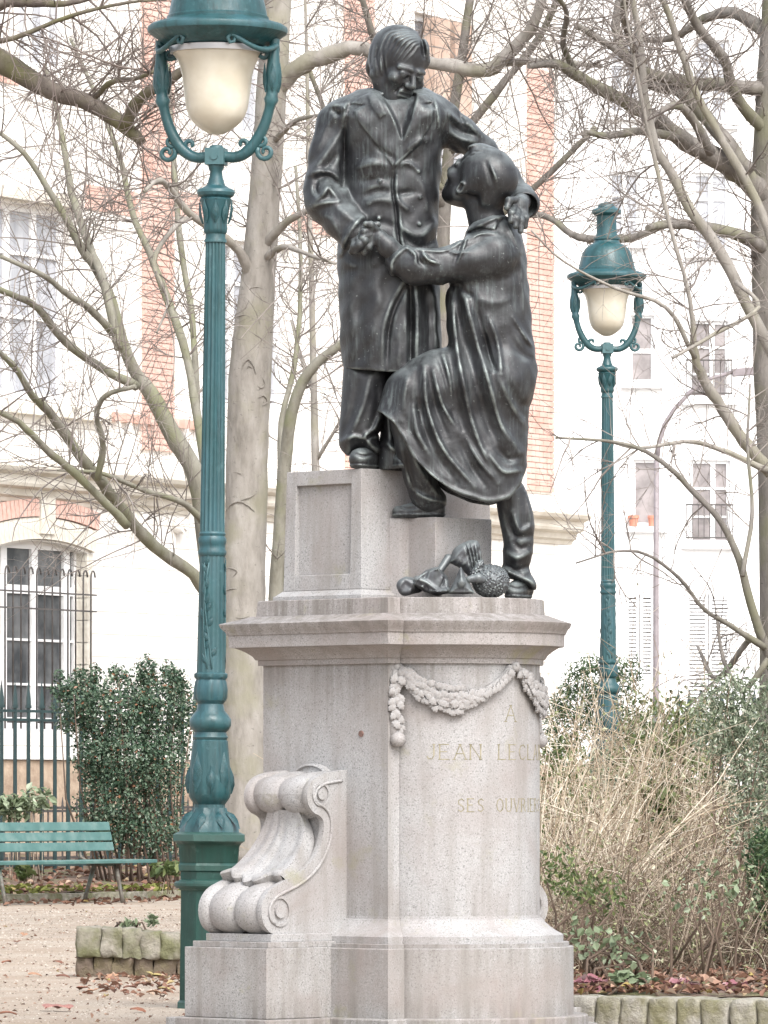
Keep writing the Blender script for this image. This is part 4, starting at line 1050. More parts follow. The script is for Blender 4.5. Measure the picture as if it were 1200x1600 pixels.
    for s in (0, 1):
        g = spin+math.pi*s; ux = Vector((math.cos(g), math.sin(g), 0)); uy = Vector((-math.sin(g), math.cos(g), 0))
        P = catmull([(14, 245), (30, 246), (46, 240), (62, 224), (76, 198), (84, 172), (88, 150), (89, 128), (90, 100), (91, 80), (92, 62)], 3)
        rad = np.interp(P[:, 1], [62, 80, 95, 115, 138, 148, 153, 160, 166, 200, 235, 246], [7.5, 8, 9.5, 12, 11.5, 7.5, 12, 11.5, 7.5, 8.5, 9.5, 8.5])
        mb = MB(); mb.tube([ux*(a*k)+Vector((0, 0, Z(b_))) for a, b_ in P], [r*k for r in rad], 12)
        arm = mb.build('arm', LP, root, world=False, sharp=50)
        def curl(cx, cy, r0, turns, st, th, nm):
            q = MB(); pts = []; n = int(14*turns)
            for i in range(n+1):
                t = i/n; a = st+t*turns*2*math.pi; r = r0*(1-0.78*t)
                pts.append(ux*((cx+r*math.cos(a))*k)+Vector((0, 0, Z(cy-r*math.sin(a)))))
            q.tube(pts, [th*k*(1-0.3*i/n) for i in range(n+1)], 8); q.build(nm, LP, arm, world=False)
        curl(79, 238, 14, 1.2, R(150), 4.4, 'scroll'); curl(72, 220, 10, 1.1, R(200), 4.0, 'scroll'); curl(42, 226, 10, 0.8, R(-60), 4.4, 'scroll')
        # top bracket sweeping round under the brim
        for sd_ in (-1, 1):
            q = MB(); pts = []
            for i in range(22):
                t = i/21; a = g+sd_*R(62)*min(1, t*1.25); rr = 94-8*t
                if t < 0.8: zz = 72+14*math.sin(t*4.2)-8*t
                else:
                    th_ = (t-0.8)/0.2*5.2; a += sd_*0.07*math.sin(th_); zz = 72+14*math.sin(0.8*4.2)-6.4+7*(1-math.cos(th_))
                pts.append(Vector((math.cos(a)*rr*k, math.sin(a)*rr*k, Z(zz))))
            q.tube(pts, [5.2*k*(1-0.45*i/21) for i in range(22)], 8); q.build('bracket', LP, arm, world=False)
        curl(76, 84, 11, 1.3, R(80), 4.0, 'scroll')
        for j in range(5):                        # leaf sheath round the swelling of the arm
            ga = g+(j-2)*1.1; nrm_ = (ux*math.cos(j*1.257)+uy*math.sin(j*1.257)); d = (Vector((0, 0, 1))+nrm_*0.06).normalized(); x = d.cross(nrm_).normalized(); z = x.cross(d)
            inst('acanthus_leaf', lfm, arm, ux*(88*k)+nrm_*(9.5*k)+Vector((0, 0, Z(146))), Matrix((x, d, z)).transposed().to_euler(), (34*k, 46*k, 44*k))
    # hood and globe
    part('hood', [(74, 70), (72, 79), (66, 88), (60, 97), (55, 104), (52, 108.5), (47, 110), (43, 109), (39, 103), (36, 92), (33, 84), (31, 80), (27, 80), (25, 77.5), (10, 74.5), (-6, 70.5), (-20, 65), (-30, 58.5), (-38, 50), (-43, 40), (-46, 36), (-52, 34), (-54, 37), (-60, 37), (-62, 31), (-72, 28), (-100, 27), (-118, 28), (-122, 34), (-126, 40), (-134, 41), (-138, 36), (-142, 25), (-150, 22), (-155, 14), (-157, 0.2)], LP, 48)
    part('globe_ring', [(84, 72), (84, 74), (75, 75), (74, 71)], M['steel'], 48)
    part('globe', [(211, 0.3), (209, 12), (204, 21), (197, 31), (190, 38.5), (182, 44), (170, 48), (155, 50.5), (135, 53), (118, 55), (104, 58.5), (94, 63), (86, 69), (80, 71)], M['opal'], 48)
    root.rotation_euler = (0, lean, 0)
    return root
def gp(px, py_ground, z=0.0):
    Y = gY(py_ground, z); p = at(px, py_ground, Y); p.z = z; return p
pl = gp(324, 1575); street_lamp(pl, pl.y/F, 'large green street lamp with opal globe standing beside the left of the pedestal', lean=0.0105, spin=R(-12))
Y2 = 9500/178.0; p2 = at(952, 1200, Y2); p2.z = 0.15
street_lamp(p2, 0.57/178.0, 'smaller green street lamp with opal globe rising from the shrubs on the right', lean=-0.004, stretch=1.107, spin=R(8), hdrop=0.467)
# slender grey mast with a curved top on the far street
Ym = 104.0; pm = at(1025, 1245, Ym); pm.z = 0
mast = empty('street_lamp', pm, 0, 'thin grey street lamp mast with a bent top before the far white building', 'street lamp')
M['mast'] = simple('grey_mast_paint', (0.22, 0.19, 0.20), (0.27, 0.24, 0.25), 10, 0.6)
mb = MB(); rr = 4.6/F*Ym
mb.tube([Vector((pm.x, pm.y, 0)), at(1025, 1050, Ym), at(1025, 900, Ym), at(1026, 720, Ym)], [rr*1.15, rr*1.05, rr, rr*0.85], 10); mb.build('pole', M['mast'], mast)
mb = MB(); mb.tube([at(1026, 722, Ym), at(1030, 690, Ym), at(1038, 664, Ym), at(1053, 640, Ym), at(1078, 613, Ym), at(1108, 592, Ym), at(1150, 580, Ym)], [rr*0.85, rr*0.8, rr*0.75, rr*0.7, rr*0.7, rr*0.65, rr*0.6], 8); mb.build('arm', M['mast'], mast)
mb = MB(); q0 = at(1148, 580, Ym); mb.obox(q0+Vector((0.3, 0, 0)), (0.34, 0, 0.03), (0, 0.14, 0), (-0.01, 0, 0.06)); mb.build('lamp_head', M['mast'], mast)
# ---------------------------------------------------------------- bench
M['bench'] = simple('green_bench_paint', (0.055, 0.135, 0.125), (0.085, 0.18, 0.168), 5, 0.5, 0, 0.15, 0.003, 30, (1, 1, 1), rnd=True, c3=(0.125, 0.21, 0.195), s3=6)
M['bench_iron'] = simple('worn_brown_iron', (0.085, 0.07, 0.055), (0.16, 0.15, 0.13), 20, 0.6, 0.2, c3=(0.10, 0.16, 0.14), s3=5)
bn = empty('park_bench', BENCH0, math.atan2(DU.y, DU.x), 'weathered green slatted park bench on iron legs before the dark shrub', 'bench')
# local x along the bench (away to the right), local y towards the shrub
SL = 2.95; X1 = 0.56
def slat(y, z, w_, t, tilt, x0, x1):
    mb = MB(); cy, sy_ = math.cos(tilt), math.sin(tilt)
    mb.obox(((x0+x1)/2, y, z), ((x1-x0)/2, 0, 0), (0, cy*w_/2, sy_*w_/2), (0, -sy_*t/2, cy*t/2))
    return mb.build('slat', M['bench'], bn, world=False, bev=0.006)
kb = 63.0/F
for i, (y, z) in enumerate(((0.60, 0.79), (0.575, 0.685), (0.55, 0.58))): slat(y, z, 0.092, 0.03, R(77), X1-SL, X1-0.02)
for i in range(4): slat(0.06+0.115*i, 0.43, 0.105, 0.035, R(2), X1-SL, X1+0.02)
for x in (-0.06, -2.14):
    mb = MB()
    mb.tube([(x, 0.0, -0.02), (x, 0.03, 0.10), (x, 0.10, 0.405)], [0.028, 0.020, 0.026], 8); mb.build('leg', M['bench_iron'], bn, world=False)
    mb = MB(); mb.tube([(x, 0.50, -0.02), (x, 0.46, 0.12), (x, 0.36, 0.405)], [0.028, 0.020, 0.026], 8); mb.build('leg', M['bench_iron'], bn, world=False)
    mb = MB(); mb.box((x, 0.235, 0.398), (0.035, 0.44, 0.03)); mb.build('seat_bearer', M['bench_iron'], bn, world=False)
    mb = MB(); mb.tube([(x, 0.40, 0.40), (x, 0.535, 0.47), (x, 0.585, 0.62), (x, 0.625, 0.80)], [0.02, 0.02, 0.017, 0.015], 8); mb.build('back_bracket', M['bench_iron'], bn, world=False)
for x in (-0.06, -1.9):
    for y, z in ((0.575, 0.79), (0.55, 0.685)): pass

# ---------------------------------------------------------------- low stone kerbs
def stone_mat(name, a, b_, moss):
    m, nt, bs = new_mat(name); vec = coords(nt, rnd=True)
    c = ramp(nt, noise(nt, vec, 14, 5, 0.65), [(0.3, a), (0.65, b_)])
    c = mixc(nt, ramp(nt, noise(nt, vec, 5, 4, 0.6), [(0.42, 0.0), (0.62, 0.85)]), c, moss)
    g = nt.nodes.new('ShaderNodeNewGeometry')
    nt.links.new(c, bs.inputs['Base Color']); bs.inputs['Roughness'].default_value = 0.95; bs.inputs['Specular IOR Level'].default_value = 0.2
    bump(nt, bs, noise(nt, vec, 28, 6, 0.7), 0.9, 0.03)
    return m
M['kerb_stone'] = stone_mat('kerb_stone', (0.20, 0.185, 0.15), (0.36, 0.335, 0.285), (0.15, 0.155, 0.075))
M['kerb_stone_pale'] = stone_mat('kerb_stone_pale', (0.27, 0.255, 0.22), (0.45, 0.43, 0.385), (0.21, 0.20, 0.11))
M['footing'] = stone_mat('rough_footing', (0.13, 0.10, 0.08), (0.22, 0.175, 0.14), (0.15, 0.13, 0.07))
def rough_block(w_, d_, h_, seed, jag=0.1, sub=5):
    rs = np.random.RandomState(seed); n = sub
    mb = MB(); verts = {}; vs = []; fs = []
    ph = rs.uniform(0, 6.28, (6, 3)); fr = rs.uniform(1.2, 4.5, (6, 3))
    def vid(p):
        key = tuple(np.round(p, 5))
        if key not in verts:
            q = np.array(p)*2-1; rr = np.power((np.abs(q)**12).sum(), 1/12); q2 = q/max(rr, 1e-6)*np.abs(q).max()
            dsp = sum(np.sin(fr[k]*q+ph[k]).prod() for k in range(6))*jag
            q2 = q2*(1+dsp*0.35)+rs.uniform(-1, 1, 3)*jag*0.16
            verts[key] = len(vs); vs.append((q2[0]*w_/2, q2[1]*d_/2, q2[2]*h_/2+h_/2))
        return verts[key]
    for ax in range(3):
        for side in (0.0, 1.0):
            for i in range(n):
                for j in range(n):
                    q = []
                    for a, b_ in ((i, j), (i+1, j), (i+1, j+1), (i, j+1)):
                        p = [0, 0, 0]; p[ax] = side; p[(ax+1) % 3] = a/n; p[(ax+2) % 3] = b_/n; q.append(vid(p))
                    fs.append(tuple(q) if side else tuple(q[::-1]))
    mb.add(vs, fs, True); return mb
# left: five mossy stones on a rough footing, curving away behind the lamp
kp = gp(118, 1527); kL = empty('stone_kerb', (kp.x, kp.y, 0), 0, 'short mossy kerb of upright rough stones left of the lamp base', 'kerb')
sx = 1/259.0; x = 0.0
wid = [39, 35, 29, 32, 32, 34, 36, 33]; hgt = [46, 52, 44, 48, 47, 45, 48, 46]
for i, (w_, h_) in enumerate(zip(wid, hgt)):
    mb = rough_block(w_*sx*1.03, 0.30, h_*sx*random.uniform(0.92, 1.12), 20+i, 0.12, 7)
    me = mb.mesh('stone', M['kerb_stone'], sharp=60)
    inst('stone', me, kL, (x+w_*sx/2, 0.16-0.0*i, 0.12-0.004*i), (0, 0, R(random.uniform(-4, 4))))
    x += w_*sx
x = 0.0
for i, w_ in enumerate([28, 30, 34, 30, 38, 36, 36, 34]):
    me = rough_block(w_*sx*1.02, 0.28, 0.17, 60+i, 0.14, 5).mesh('footing_stone', M['footing'], sharp=60)
    inst('footing_stone', me, kL, (x+w_*sx/2, 0.19, -0.03)); x += w_*sx
# right: squared pale stones along the front of the shrub bed
kR = empty('stone_kerb', (RK0.x, RK0.y, 0), math.atan2(RK1.y-RK0.y, RK1.x-RK0.x), 'long low kerb of squared pale stones in front of the dry shrubs', 'kerb')
x = 0.02
for i, w_ in enumerate([58, 44, 48, 52, 42, 50, 46, 52, 44, 50, 48, 52]):
    me = rough_block(w_/328*0.975, 0.24, 0.17, 90+i, 0.075, 7).mesh('stone', M['kerb_stone_pale'], sharp=60)
    inst('stone', me, kR, (x+w_/656, 0.12, -0.02+random.uniform(-0.004, 0.004)), (0, 0, R(random.uniform(-1.5, 1.5)))); x += w_/328
# low mossy edging of the bed behind the bench
ed = empty('stone_edging', line_pt(BENCH0, -7, -1.0), math.atan2(DU.y, DU.x), 'low mossy stone edging half buried in leaves behind the bench', 'edging')
for i in range(30):
    me = rough_block(0.58, 0.12, 0.12, 130+i, 0.08, 4).mesh('stone', M['kerb_stone'], sharp=60)
    inst('stone', me, ed, (0.3+0.6*i, 0.0, -0.03), (0, 0, R(random.uniform(-3, 3))))

# ---------------------------------------------------------------- railings
M['rail'] = simple('dark_green_railing', (0.009, 0.028, 0.030), (0.017, 0.045, 0.047), 8, 0.45)
M['rail_iron'] = simple('dark_iron_railing', (0.05, 0.045, 0.045), (0.09, 0.08, 0.075), 8, 0.6)
def railing(o, n, step, h, label, r=0.021, mat=None, z0=0.2, name='park_railing'):
    root = empty(name, o, math.atan2(DU.y, DU.x), label, 'railing')
    mat = mat or M['rail']
    mb = MB(); mb.lathe([(0, r*1.15), (h*0.86, r), (h*0.86, r*1.7), (h*0.875, r*1.7), (h*0.875, r*1.3), (h*0.91, r*1.25), (h, 0.002)], 6); bm_ = mb.mesh('bar', mat, sharp=40)
    for i in range(n): inst('bar', bm_, root, (i*step, 0, z0))
    for z in (0.12, h*0.80, h*0.845):
        mb = MB(); mb.box(((n-1)*step/2, 0, z0+z), ((n-1)*step+0.1, 0.03, 0.03)); mb.build('rail', mat, root, world=False)
    return root
YF = 69.0
fo = at(-40, 1245, YF-0.6); fo.z = 0; 
fo = fo-DU*0.262*24
railing(fo, 70, 0.262, 2.22, 'tall dark green spiked railing in front of the arched window', 0.022)
fo2 = at(-40, 1245, YF+2.4); fo2.z = 0
fo2 = fo2-DU*0.15*30
railing(fo2, 90, 0.15, 0.85, 'lower thin dark railing behind the tall green one', 0.010, M['rail_iron'], 0.25)
# railings seen above the shrubs at the far right
root = empty('park_railing', at(1060, 1245, 84) - Vector((0, 0, CZ)), 0, 'dark spiked railing tips showing above the shrubs at the right', 'railing')
mb = MB(); mb.lathe([(0, 0.024), (2.35, 0.02), (2.35, 0.035), (2.42, 0.03), (2.6, 0.002)], 6); bm_ = mb.mesh('bar', M['rail'], sharp=40)
for i in range(20): inst('bar', bm_, root, (i*0.15, 0, 0))
for z in (0.3, 2.15): 
    mb = MB(); mb.box((1.42, 0, z), (3.0, 0.03, 0.035)); mb.build('rail', M['rail'], root, world=False)
# ---------------------------------------------------------------- building on the left, its facade running away to the right
def facade_mat(name, c1, c2, joints=True):
    m, nt, b = new_mat(name); vec = coords(nt)
    c = ramp(nt, noise(nt, vec, 1.4, 5, 0.6), [(0.3, c1), (0.7, c2)])
    c = mixc(nt, ramp(nt, noise(nt, coords(nt, (3, 3, 0.35)), 1.5, 4), [(0.55, 0.0), (0.75, 0.25)]), c, (0.50, 0.46, 0.40))
    if joints:
        tc = nt.nodes.new('ShaderNodeTexCoord'); sx_ = nt.nodes.new('ShaderNodeSeparateXYZ'); cx = nt.nodes.new('ShaderNodeCombineXYZ')
        nt.links.new(tc.outputs['Object'], sx_.inputs[0]); nt.links.new(sx_.outputs[0], cx.inputs[0]); nt.links.new(sx_.outputs[2], cx.inputs[1])
        br = nt.nodes.new('ShaderNodeTexBrick'); br.inputs['Scale'].default_value = 1.0; br.inputs['Brick Width'].default_value = 0.85; br.inputs['Row Height'].default_value = 0.29; br.inputs['Mortar Size'].default_value = 0.006
        nt.links.new(cx.outputs[0], br.inputs['Vector'])
        c = mixc(nt, br.outputs['Fac'], c, (0.42, 0.39, 0.35))
    nt.links.new(c, b.inputs['Base Color']); b.inputs['Roughness'].default_value = 0.9; b.inputs['Specular IOR Level'].default_value = 0.2
    bump(nt, b, noise(nt, vec, 18, 4), 0.1, 0.01)
    return m
M['facade'] = facade_mat('pale_limestone', (0.74, 0.72, 0.68), (0.82, 0.80, 0.77))
M['plaster'] = facade_mat('white_render', (0.78, 0.77, 0.76), (0.84, 0.83, 0.82), False)
M['trim'] = simple('limestone_trim', (0.56, 0.52, 0.45), (0.70, 0.67, 0.60), 3, 0.9, 0, 0.1, 0.01, 20)
M['brick'] = simple('red_brick', (0.56, 0.345, 0.285), (0.66, 0.46, 0.40), 3, 0.9, 0, 0.2, 0.005, 60, rnd=True)
M['mortar'] = simple('pale_mortar', (0.70, 0.60, 0.56), None, rough=0.95)
M['white_paint'] = simple('white_paint', (0.80, 0.80, 0.80), (0.84, 0.84, 0.84), 4, 0.5)
M['dark_stone'] = simple('rubble_footing', (0.30, 0.22, 0.16), (0.46, 0.36, 0.27), 6, 0.95, 0, 0.5, 0.02, 25)
def glass_mat():
    m, nt, b = new_mat('window_glass'); vec = coords(nt, (1, 1, 1), rnd=True)
    c = ramp(nt, noise(nt, vec, 2.2, 4), [(0.35, (0.045, 0.05, 0.055)), (0.65, (0.16, 0.165, 0.17))])
    nt.links.new(c, b.inputs['Base Color']); b.inputs['Roughness'].default_value = 0.06; b.inputs['Specular IOR Level'].default_value = 0.6
    return m
M['glass'] = glass_mat()
M['glare_glass'] = simple('glare_paled_glass', (0.33, 0.34, 0.37), (0.46, 0.47, 0.50), 3, 0.12, rnd=True, vscale=(3, 3, 0.6))  # veiling glare put into the glass colour as a paler grey
M['shade_glass'] = simple('shaded_glass', (0.20, 0.18, 0.18), (0.32, 0.29, 0.29), 3, 0.15, rnd=True)
YA = 76.0; AO = at(0, HOR, YA); AO.z = 0
DA = Vector((0.49, 0.8717, 0)).normalized(); NA = Vector((DA.y, -DA.x, 0))
BA = empty('corner_building', AO, math.atan2(DA.y, DA.x), 'pale stone building with red brick strips, moulded band and arched ground floor window', 'building')
# local x runs along the facade, local -y faces the garden
def uA(px, n=0.0):
    a = (px-600)/F; X0, Y0 = AO.x+NA.x*n, AO.y+NA.y*n
    return (a*Y0-X0)/(DA.x-a*DA.y)
def zA(px, py, n=0.0):
    u = uA(px, n); Y = AO.y+NA.y*n+DA.y*u
    return CZ-(py-HOR)/F*Y
def abox(mb, u0, u1, z0, z1, n0, n1): mb.box(((u0+u1)/2, -(n0+n1)/2, (z0+z1)/2), (abs(u1-u0), abs(n1-n0), abs(z1-z0)))
UEND = uA(872); UST = uA(-420); ZTOP = 17.0
openings = []        # (u0, u1, z0, z1)
def P_(px, py, n=0.0): return uA(px, n), zA(px, py, n)
ow = (uA(-8), uA(137), zA(70, 1142), zA(70, 846))               # arched ground floor window
uw = (uA(-2), uA(113), zA(55, 622), zA(55, 322))                # first floor window
tw = (uA(30), uA(112), zA(70, 108), zA(70, -230))               # second floor window
m1 = (uA(352), uA(452), zA(400, 640), zA(400, 380)); m2 = (uA(352), uA(452), zA(400, 215), zA(400, -60))
m3 = (uA(648), uA(742), zA(700, 665), zA(700, 430)); m4 = (uA(648), uA(742), zA(700, 270), zA(700, 30))
openings = [ow, uw, tw, m1, m2, m3, m4]
mb = MB()
us = sorted({UST, UEND, *[o[0] for o in openings], *[o[1] for o in openings]}); zs = sorted({0.9, ZTOP, *[o[2] for o in openings], *[o[3] for o in openings]})
for a, b_ in zip(us[:-1], us[1:]):
    for c, d in zip(zs[:-1], zs[1:]):
        if not any(o[0]-1e-4 <= a and b_ <= o[1]+1e-4 and o[2]-1e-4 <= c and d <= o[3]+1e-4 for o in openings):
            mb.add([(a, 0, c), (b_, 0, c), (b_, 0, d), (a, 0, d)], [(0, 1, 2, 3)])
for o in openings:                                               # reveals
    a, b_, c, d = o; q = 0.22
    mb.add([(a, 0, c), (a, q, c), (a, q, d), (a, 0, d), (b_, 0, c), (b_, q, c), (b_, q, d), (b_, 0, d)], [(0, 1, 2, 3), (7, 6, 5, 4), (0, 4, 5, 1), (3, 2, 6, 7)])
mb.add([(UEND, 0, 0), (UEND, 9, 0), (UEND, 9, ZTOP), (UEND, 0, ZTOP), (UST, 9, 0), (UST, 9, ZTOP), (UST, 0, ZTOP), (UST, 0, 0)], [(0, 1, 2, 3), (1, 4, 5, 2), (3, 2, 5, 6), (7, 6, 5, 4)])
mb.build('wall', M['facade'], BA, world=False)
mb = MB(); abox(mb, UST, UEND+0.04, 0.0, zA(60, 1188), -0.4, 0.05); mb.build('footing', M['dark_stone'], BA, world=False)
mb = MB(); abox(mb, ow[0]-0.3, ow[1]+0.25, zA(60, 1187)+0.002, ow[2], -0.25, 0.09); mb.build('sill', M['facade'], BA, world=False)
# moulded band between ground and first floor
za, zb, zc, zd = zA(150, 741), zA(150, 752), zA(150, 771), zA(150, 788)
prof = [(-0.1, zd-0.05), (0.03, zd-0.05), (0.05, zd), (0.10, zd+0.03), (0.12, zc-0.03), (0.22, zc), (0.24, zc+0.04), (0.24, zb-0.02), (0.34, zb+0.02), (0.37, za-0.02), (0.37, za), (-0.1, za+0.10)]
mb = MB(); mb.rings([[Vector((u, -n, z)) for n, z in prof] for u in (UST, UEND+0.38)]); mb.build('moulded_band', M['trim'], BA, world=False, fix=True)
# second, slimmer band under the first floor windows
z1, z2 = zA(80, 634), zA(80, 652)
mb = MB(); abox(mb, UST, uA(160), z2, z1, -0.1, 0.14); mb.build('sill_band', M['trim'], BA, world=False)
mb = MB(); abox(mb, UST, uA(118), zA(60, 318), zA(60, 300), -0.1, 0.12); mb.build('lintel_band', M['trim'], BA, world=False)
# windows
def window(parent, o, cols, rows, mat, rec=0.15, fr=0.05, arch=0.0, name='window'):
    a, b_, c, d = o
    mb = MB()
    abox(mb, a, b_, c, c+fr*1.3, -rec-0.05, -rec+0.02); abox(mb, a, b_, d-fr*1.3, d, -rec-0.05, -rec+0.02)
    xs = [a+(b_-a)*t for t in cols]
    for i, x in enumerate(xs):
        wdt = fr*1.9 if 0 < i < len(xs)-1 else fr*1.2
        x0 = x if i == 0 else (x-wdt if i == len(xs)-1 else x-wdt/2)
        abox(mb, x0, x0+wdt, c+fr*1.3, d-fr*1.3, -rec-0.051, -rec+0.021)
    for t, th in rows: 
        z = c+(d-c)*t; abox(mb, a+fr, b_-fr, z-th/2, z+th/2, -rec-0.045, -rec+0.012)
    w_ = mb.build(name, M['white_paint'], parent, world=False)
    zz = [c]+[c+(d-c)*t for t, th in rows]+[d]
    for i in range(len(xs)-1):
        for z0, z3 in zip(zz[:-1], zz[1:]):
            g = MB(); g.add([(xs[i], rec+0.02, z0), (xs[i+1], rec+0.02, z0), (xs[i+1], rec+0.02, z3), (xs[i], rec+0.02, z3)], [(0, 1, 2, 3)]); g.build('pane', mat, w_, world=False)
    return w_
window(BA, ow, [0, 0.20, 0.53, 0.88, 1], [(0.06, 0.05), (0.245, 0.03), (0.48, 0.03), (0.745, 0.11)], M['glass'], 0.17, 0.075)
for o in (uw, m1, m3): window(BA, o, [0, 0.22, 0.58, 0.95, 1], [(0.42, 0.05), (0.75, 0.05)], M['glare_glass'], 0.14, 0.06)
for o in (tw, m2, m4): window(BA, o, [0, 0.34, 0.66, 1], [(0.5, 0.05)], M['glare_glass'], 0.14, 0.07)
# arched head of the ground floor window: stone spandrel and brick arcs
uc = (ow[0]+ow[1])/2; hw_ = (ow[1]-ow[0])/2; zs_ = zA(137, 866); rise = ow[3]-zs_
mb = MB(); n = 20; P1 = []
for i in range(n+1):
    t = -1+2*i/n; P1.append((uc+hw_*t, zs_+rise*(1-t*t)))
for (x0, z0), (x1, z1_) in zip(P1[:-1], P1[1:]):
    mb.add([(x0, -0.012, z0), (x1, -0.012, z1_), (x1, -0.012, ow[3]+0.01), (x0, -0.012, ow[3]+0.01), (x0, 0.16, z0), (x1, 0.16, z1_)], [(0, 1, 2, 3), (0, 4, 5, 1)])
mb.build('arch_spandrel', M['facade'], BA, world=False)
vo = MB(); vo.box((0, 0, 0), (1, 1, 1)); vom = vo.mesh('voussoir', M['trim'], sharp=30); brm = vo.mesh('brick', M['brick'], sharp=30)
for i in range(26):                                              # brick voussoirs above a stone arch ring
    t = -1.12+2.24*(i+0.5)/26
    if abs(t) < 0.14: continue
    x = uc+hw_*t*1.02; z = zs_+rise*(1-t*t*0.82)+0.42; sl = math.atan2(-2*rise*0.82*t, hw_)
    inst('brick', brm, BA, (x, -0.03, z), (0, -sl, 0), (2.24*hw_/26*0.90, 0.12, 0.22))
for i in range(22):
    t = -1.1+2.2*(i+0.5)/22
    x = uc+hw_*t; z = zs_+rise*(1-t*t*0.86)+0.16; sl = math.atan2(-2*rise*0.86*t, hw_)
    inst('voussoir', vom, BA, (x, -0.02, z), (0, -sl, 0), (2.2*hw_/22*0.94, 0.10, 0.27))
inst('keystone', vom, BA, (uc, -0.03, zs_+rise+0.34), (0, 0, 0), (0.34, 0.14, 0.50))
# jamb stones of the arched window
for i in range(11):
    z0 = ow[2]+i*0.285
    if z0+0.28 < zs_+0.1: inst('jamb_stone', vom, BA, (ow[1]+0.03, 0.085, z0+0.142), (0, 0, 0), (0.13, 0.20, 0.272))
# window guard
gd = MB(); zt = zA(60, 900); z1, z2, zb_ = zA(60, 926), zA(60, 952), ow[2]+0.02
guard = empty('window_guard', line_pt(AO, 0) , BA.rotation_euler.z, 'black iron window guard with curled tips over the arched window', 'window guard')
bars = 12
for i in range(bars):
    u = ow[0]+0.08+(ow[1]-ow[0]-0.16)*i/(bars-1); mb = MB()
    pts = [(u, -0.10, zb_), (u, -0.10, zt)]+[(u+0.05*(1-math.cos(a)), -0.10, zt+0.10*math.sin(a)) for a in (0.6, 1.2, 1.8, 2.4, 3.0)]
    mb.tube(pts, 0.012, 5); mb.build('bar', M['rail_iron'], guard, world=False)
for z in (z1, z2, zb_+0.1):
    mb = MB(); mb.box((uc, -0.10, z), (ow[1]-ow[0]+0.1, 0.016, 0.02)); mb.build('crossbar', M['rail_iron'], guard, world=False)
# brick strips: real bricks, the nearest ones as pieces of their own
strips = [(218, 268, -40, 705), (535, 581, -40, 742), (820, 861, 100, 768)]
bn_count = 0; stuff = MB()
for (p0, p1, yt, yb) in strips:
    u0, u1 = uA(p0), uA(p1); pm_ = (p0+p1)/2; z0, z1 = zA(pm_, yb), zA(pm_, yt)
    mb = MB(); abox(mb, u0, u1, z0, z1, -0.05, 0.03); mb.build('brick_strip_bed', M['mortar'], BA, world=False)
    ch = 0.083; k = 0; z = z0
    while z+ch < z1:
        bw = 0.235; x = u0-(bw/2 if k % 2 else 0)
        while x < u1-0.02:
            a = max(x, u0); b_ = min(x+bw, u1)
            if b_-a > 0.06:
                near = (p0 == 218 and z < zA(pm_, 390)) 
                if near and bn_count < 290:
                    inst('brick', brm, BA, ((a+b_)/2, -0.030, z+ch/2), (0, 0, 0), (b_-a-0.012, 0.05, ch-0.014)); bn_count += 1
                else: abox(stuff, a+0.006, b_-0.006, z+0.007, z+ch-0.007, 0.005, 0.055)
            x += bw
        z += ch; k += 1
# brick bands across the wall
for (p0, p1, yt, yb) in ((132, 217, 288, 334), (269, 345, 300, 342), (-60, 28, 96, 126), (455, 534, 330, 366), (582, 640, 345, 378), (745, 818, 372, 400), (150, 215, 640, 648)):
    u0, u1 = uA(p0), uA(p1); pm_ = (p0+p1)/2; z0, z1 = zA(pm_, yb), zA(pm_, yt); ch = 0.083; k = 0; z = z0
    while z+ch <= z1+0.01:
        x = u0-(0.118 if k % 2 else 0)
        while x < u1-0.02:
            a, b_ = max(x, u0), min(x+0.235, u1)
            if b_-a > 0.05: abox(stuff, a+0.006, b_-0.006, z+0.007, z+ch-0.007, -0.01, 0.02)
            x += 0.235
        z += ch; k += 1
tag(stuff.build('brickwork', M['brick'], BA, world=False), kind='stuff')
# corbels under the strip and scrolls on the wall below the band
for i in range(9):
    u = uA(152+i*18); mb = MB(); abox(mb, u, u+0.16, zA(230, 664), zA(230, 650), -0.02, 0.10); mb.build('corbel', M['brick'], BA, world=False)
for px in (213, 275):
    mb = MB(); u, z = P_(px, 822); mb.tube([(u, 0.02, z), (u, -0.14, z)], 0.10, 14); mb.tube([(u, -0.10, z), (u, -0.17, z)], 0.055, 12); mb.build('scroll', M['facade'], BA, world=False)
for px in (215, 290):
    mb = MB(); abox(mb, uA(px), uA(px+9), zA(px, 1187), zA(px, 800), -0.02, 0.06); mb.build('pilaster', M['facade'], BA, world=False)
# chimney-like brown piers high on the wall
for p0, p1 in ((664, 688), (696, 722)):
    mb = MB(); abox(mb, uA(p0), uA(p1), zA(690, 190), zA(690, 34), -0.02, 0.16); mb.build('pier', simple('brown_pier', (0.42, 0.30, 0.24), (0.52, 0.40, 0.33), 4, 0.9), BA, world=False)

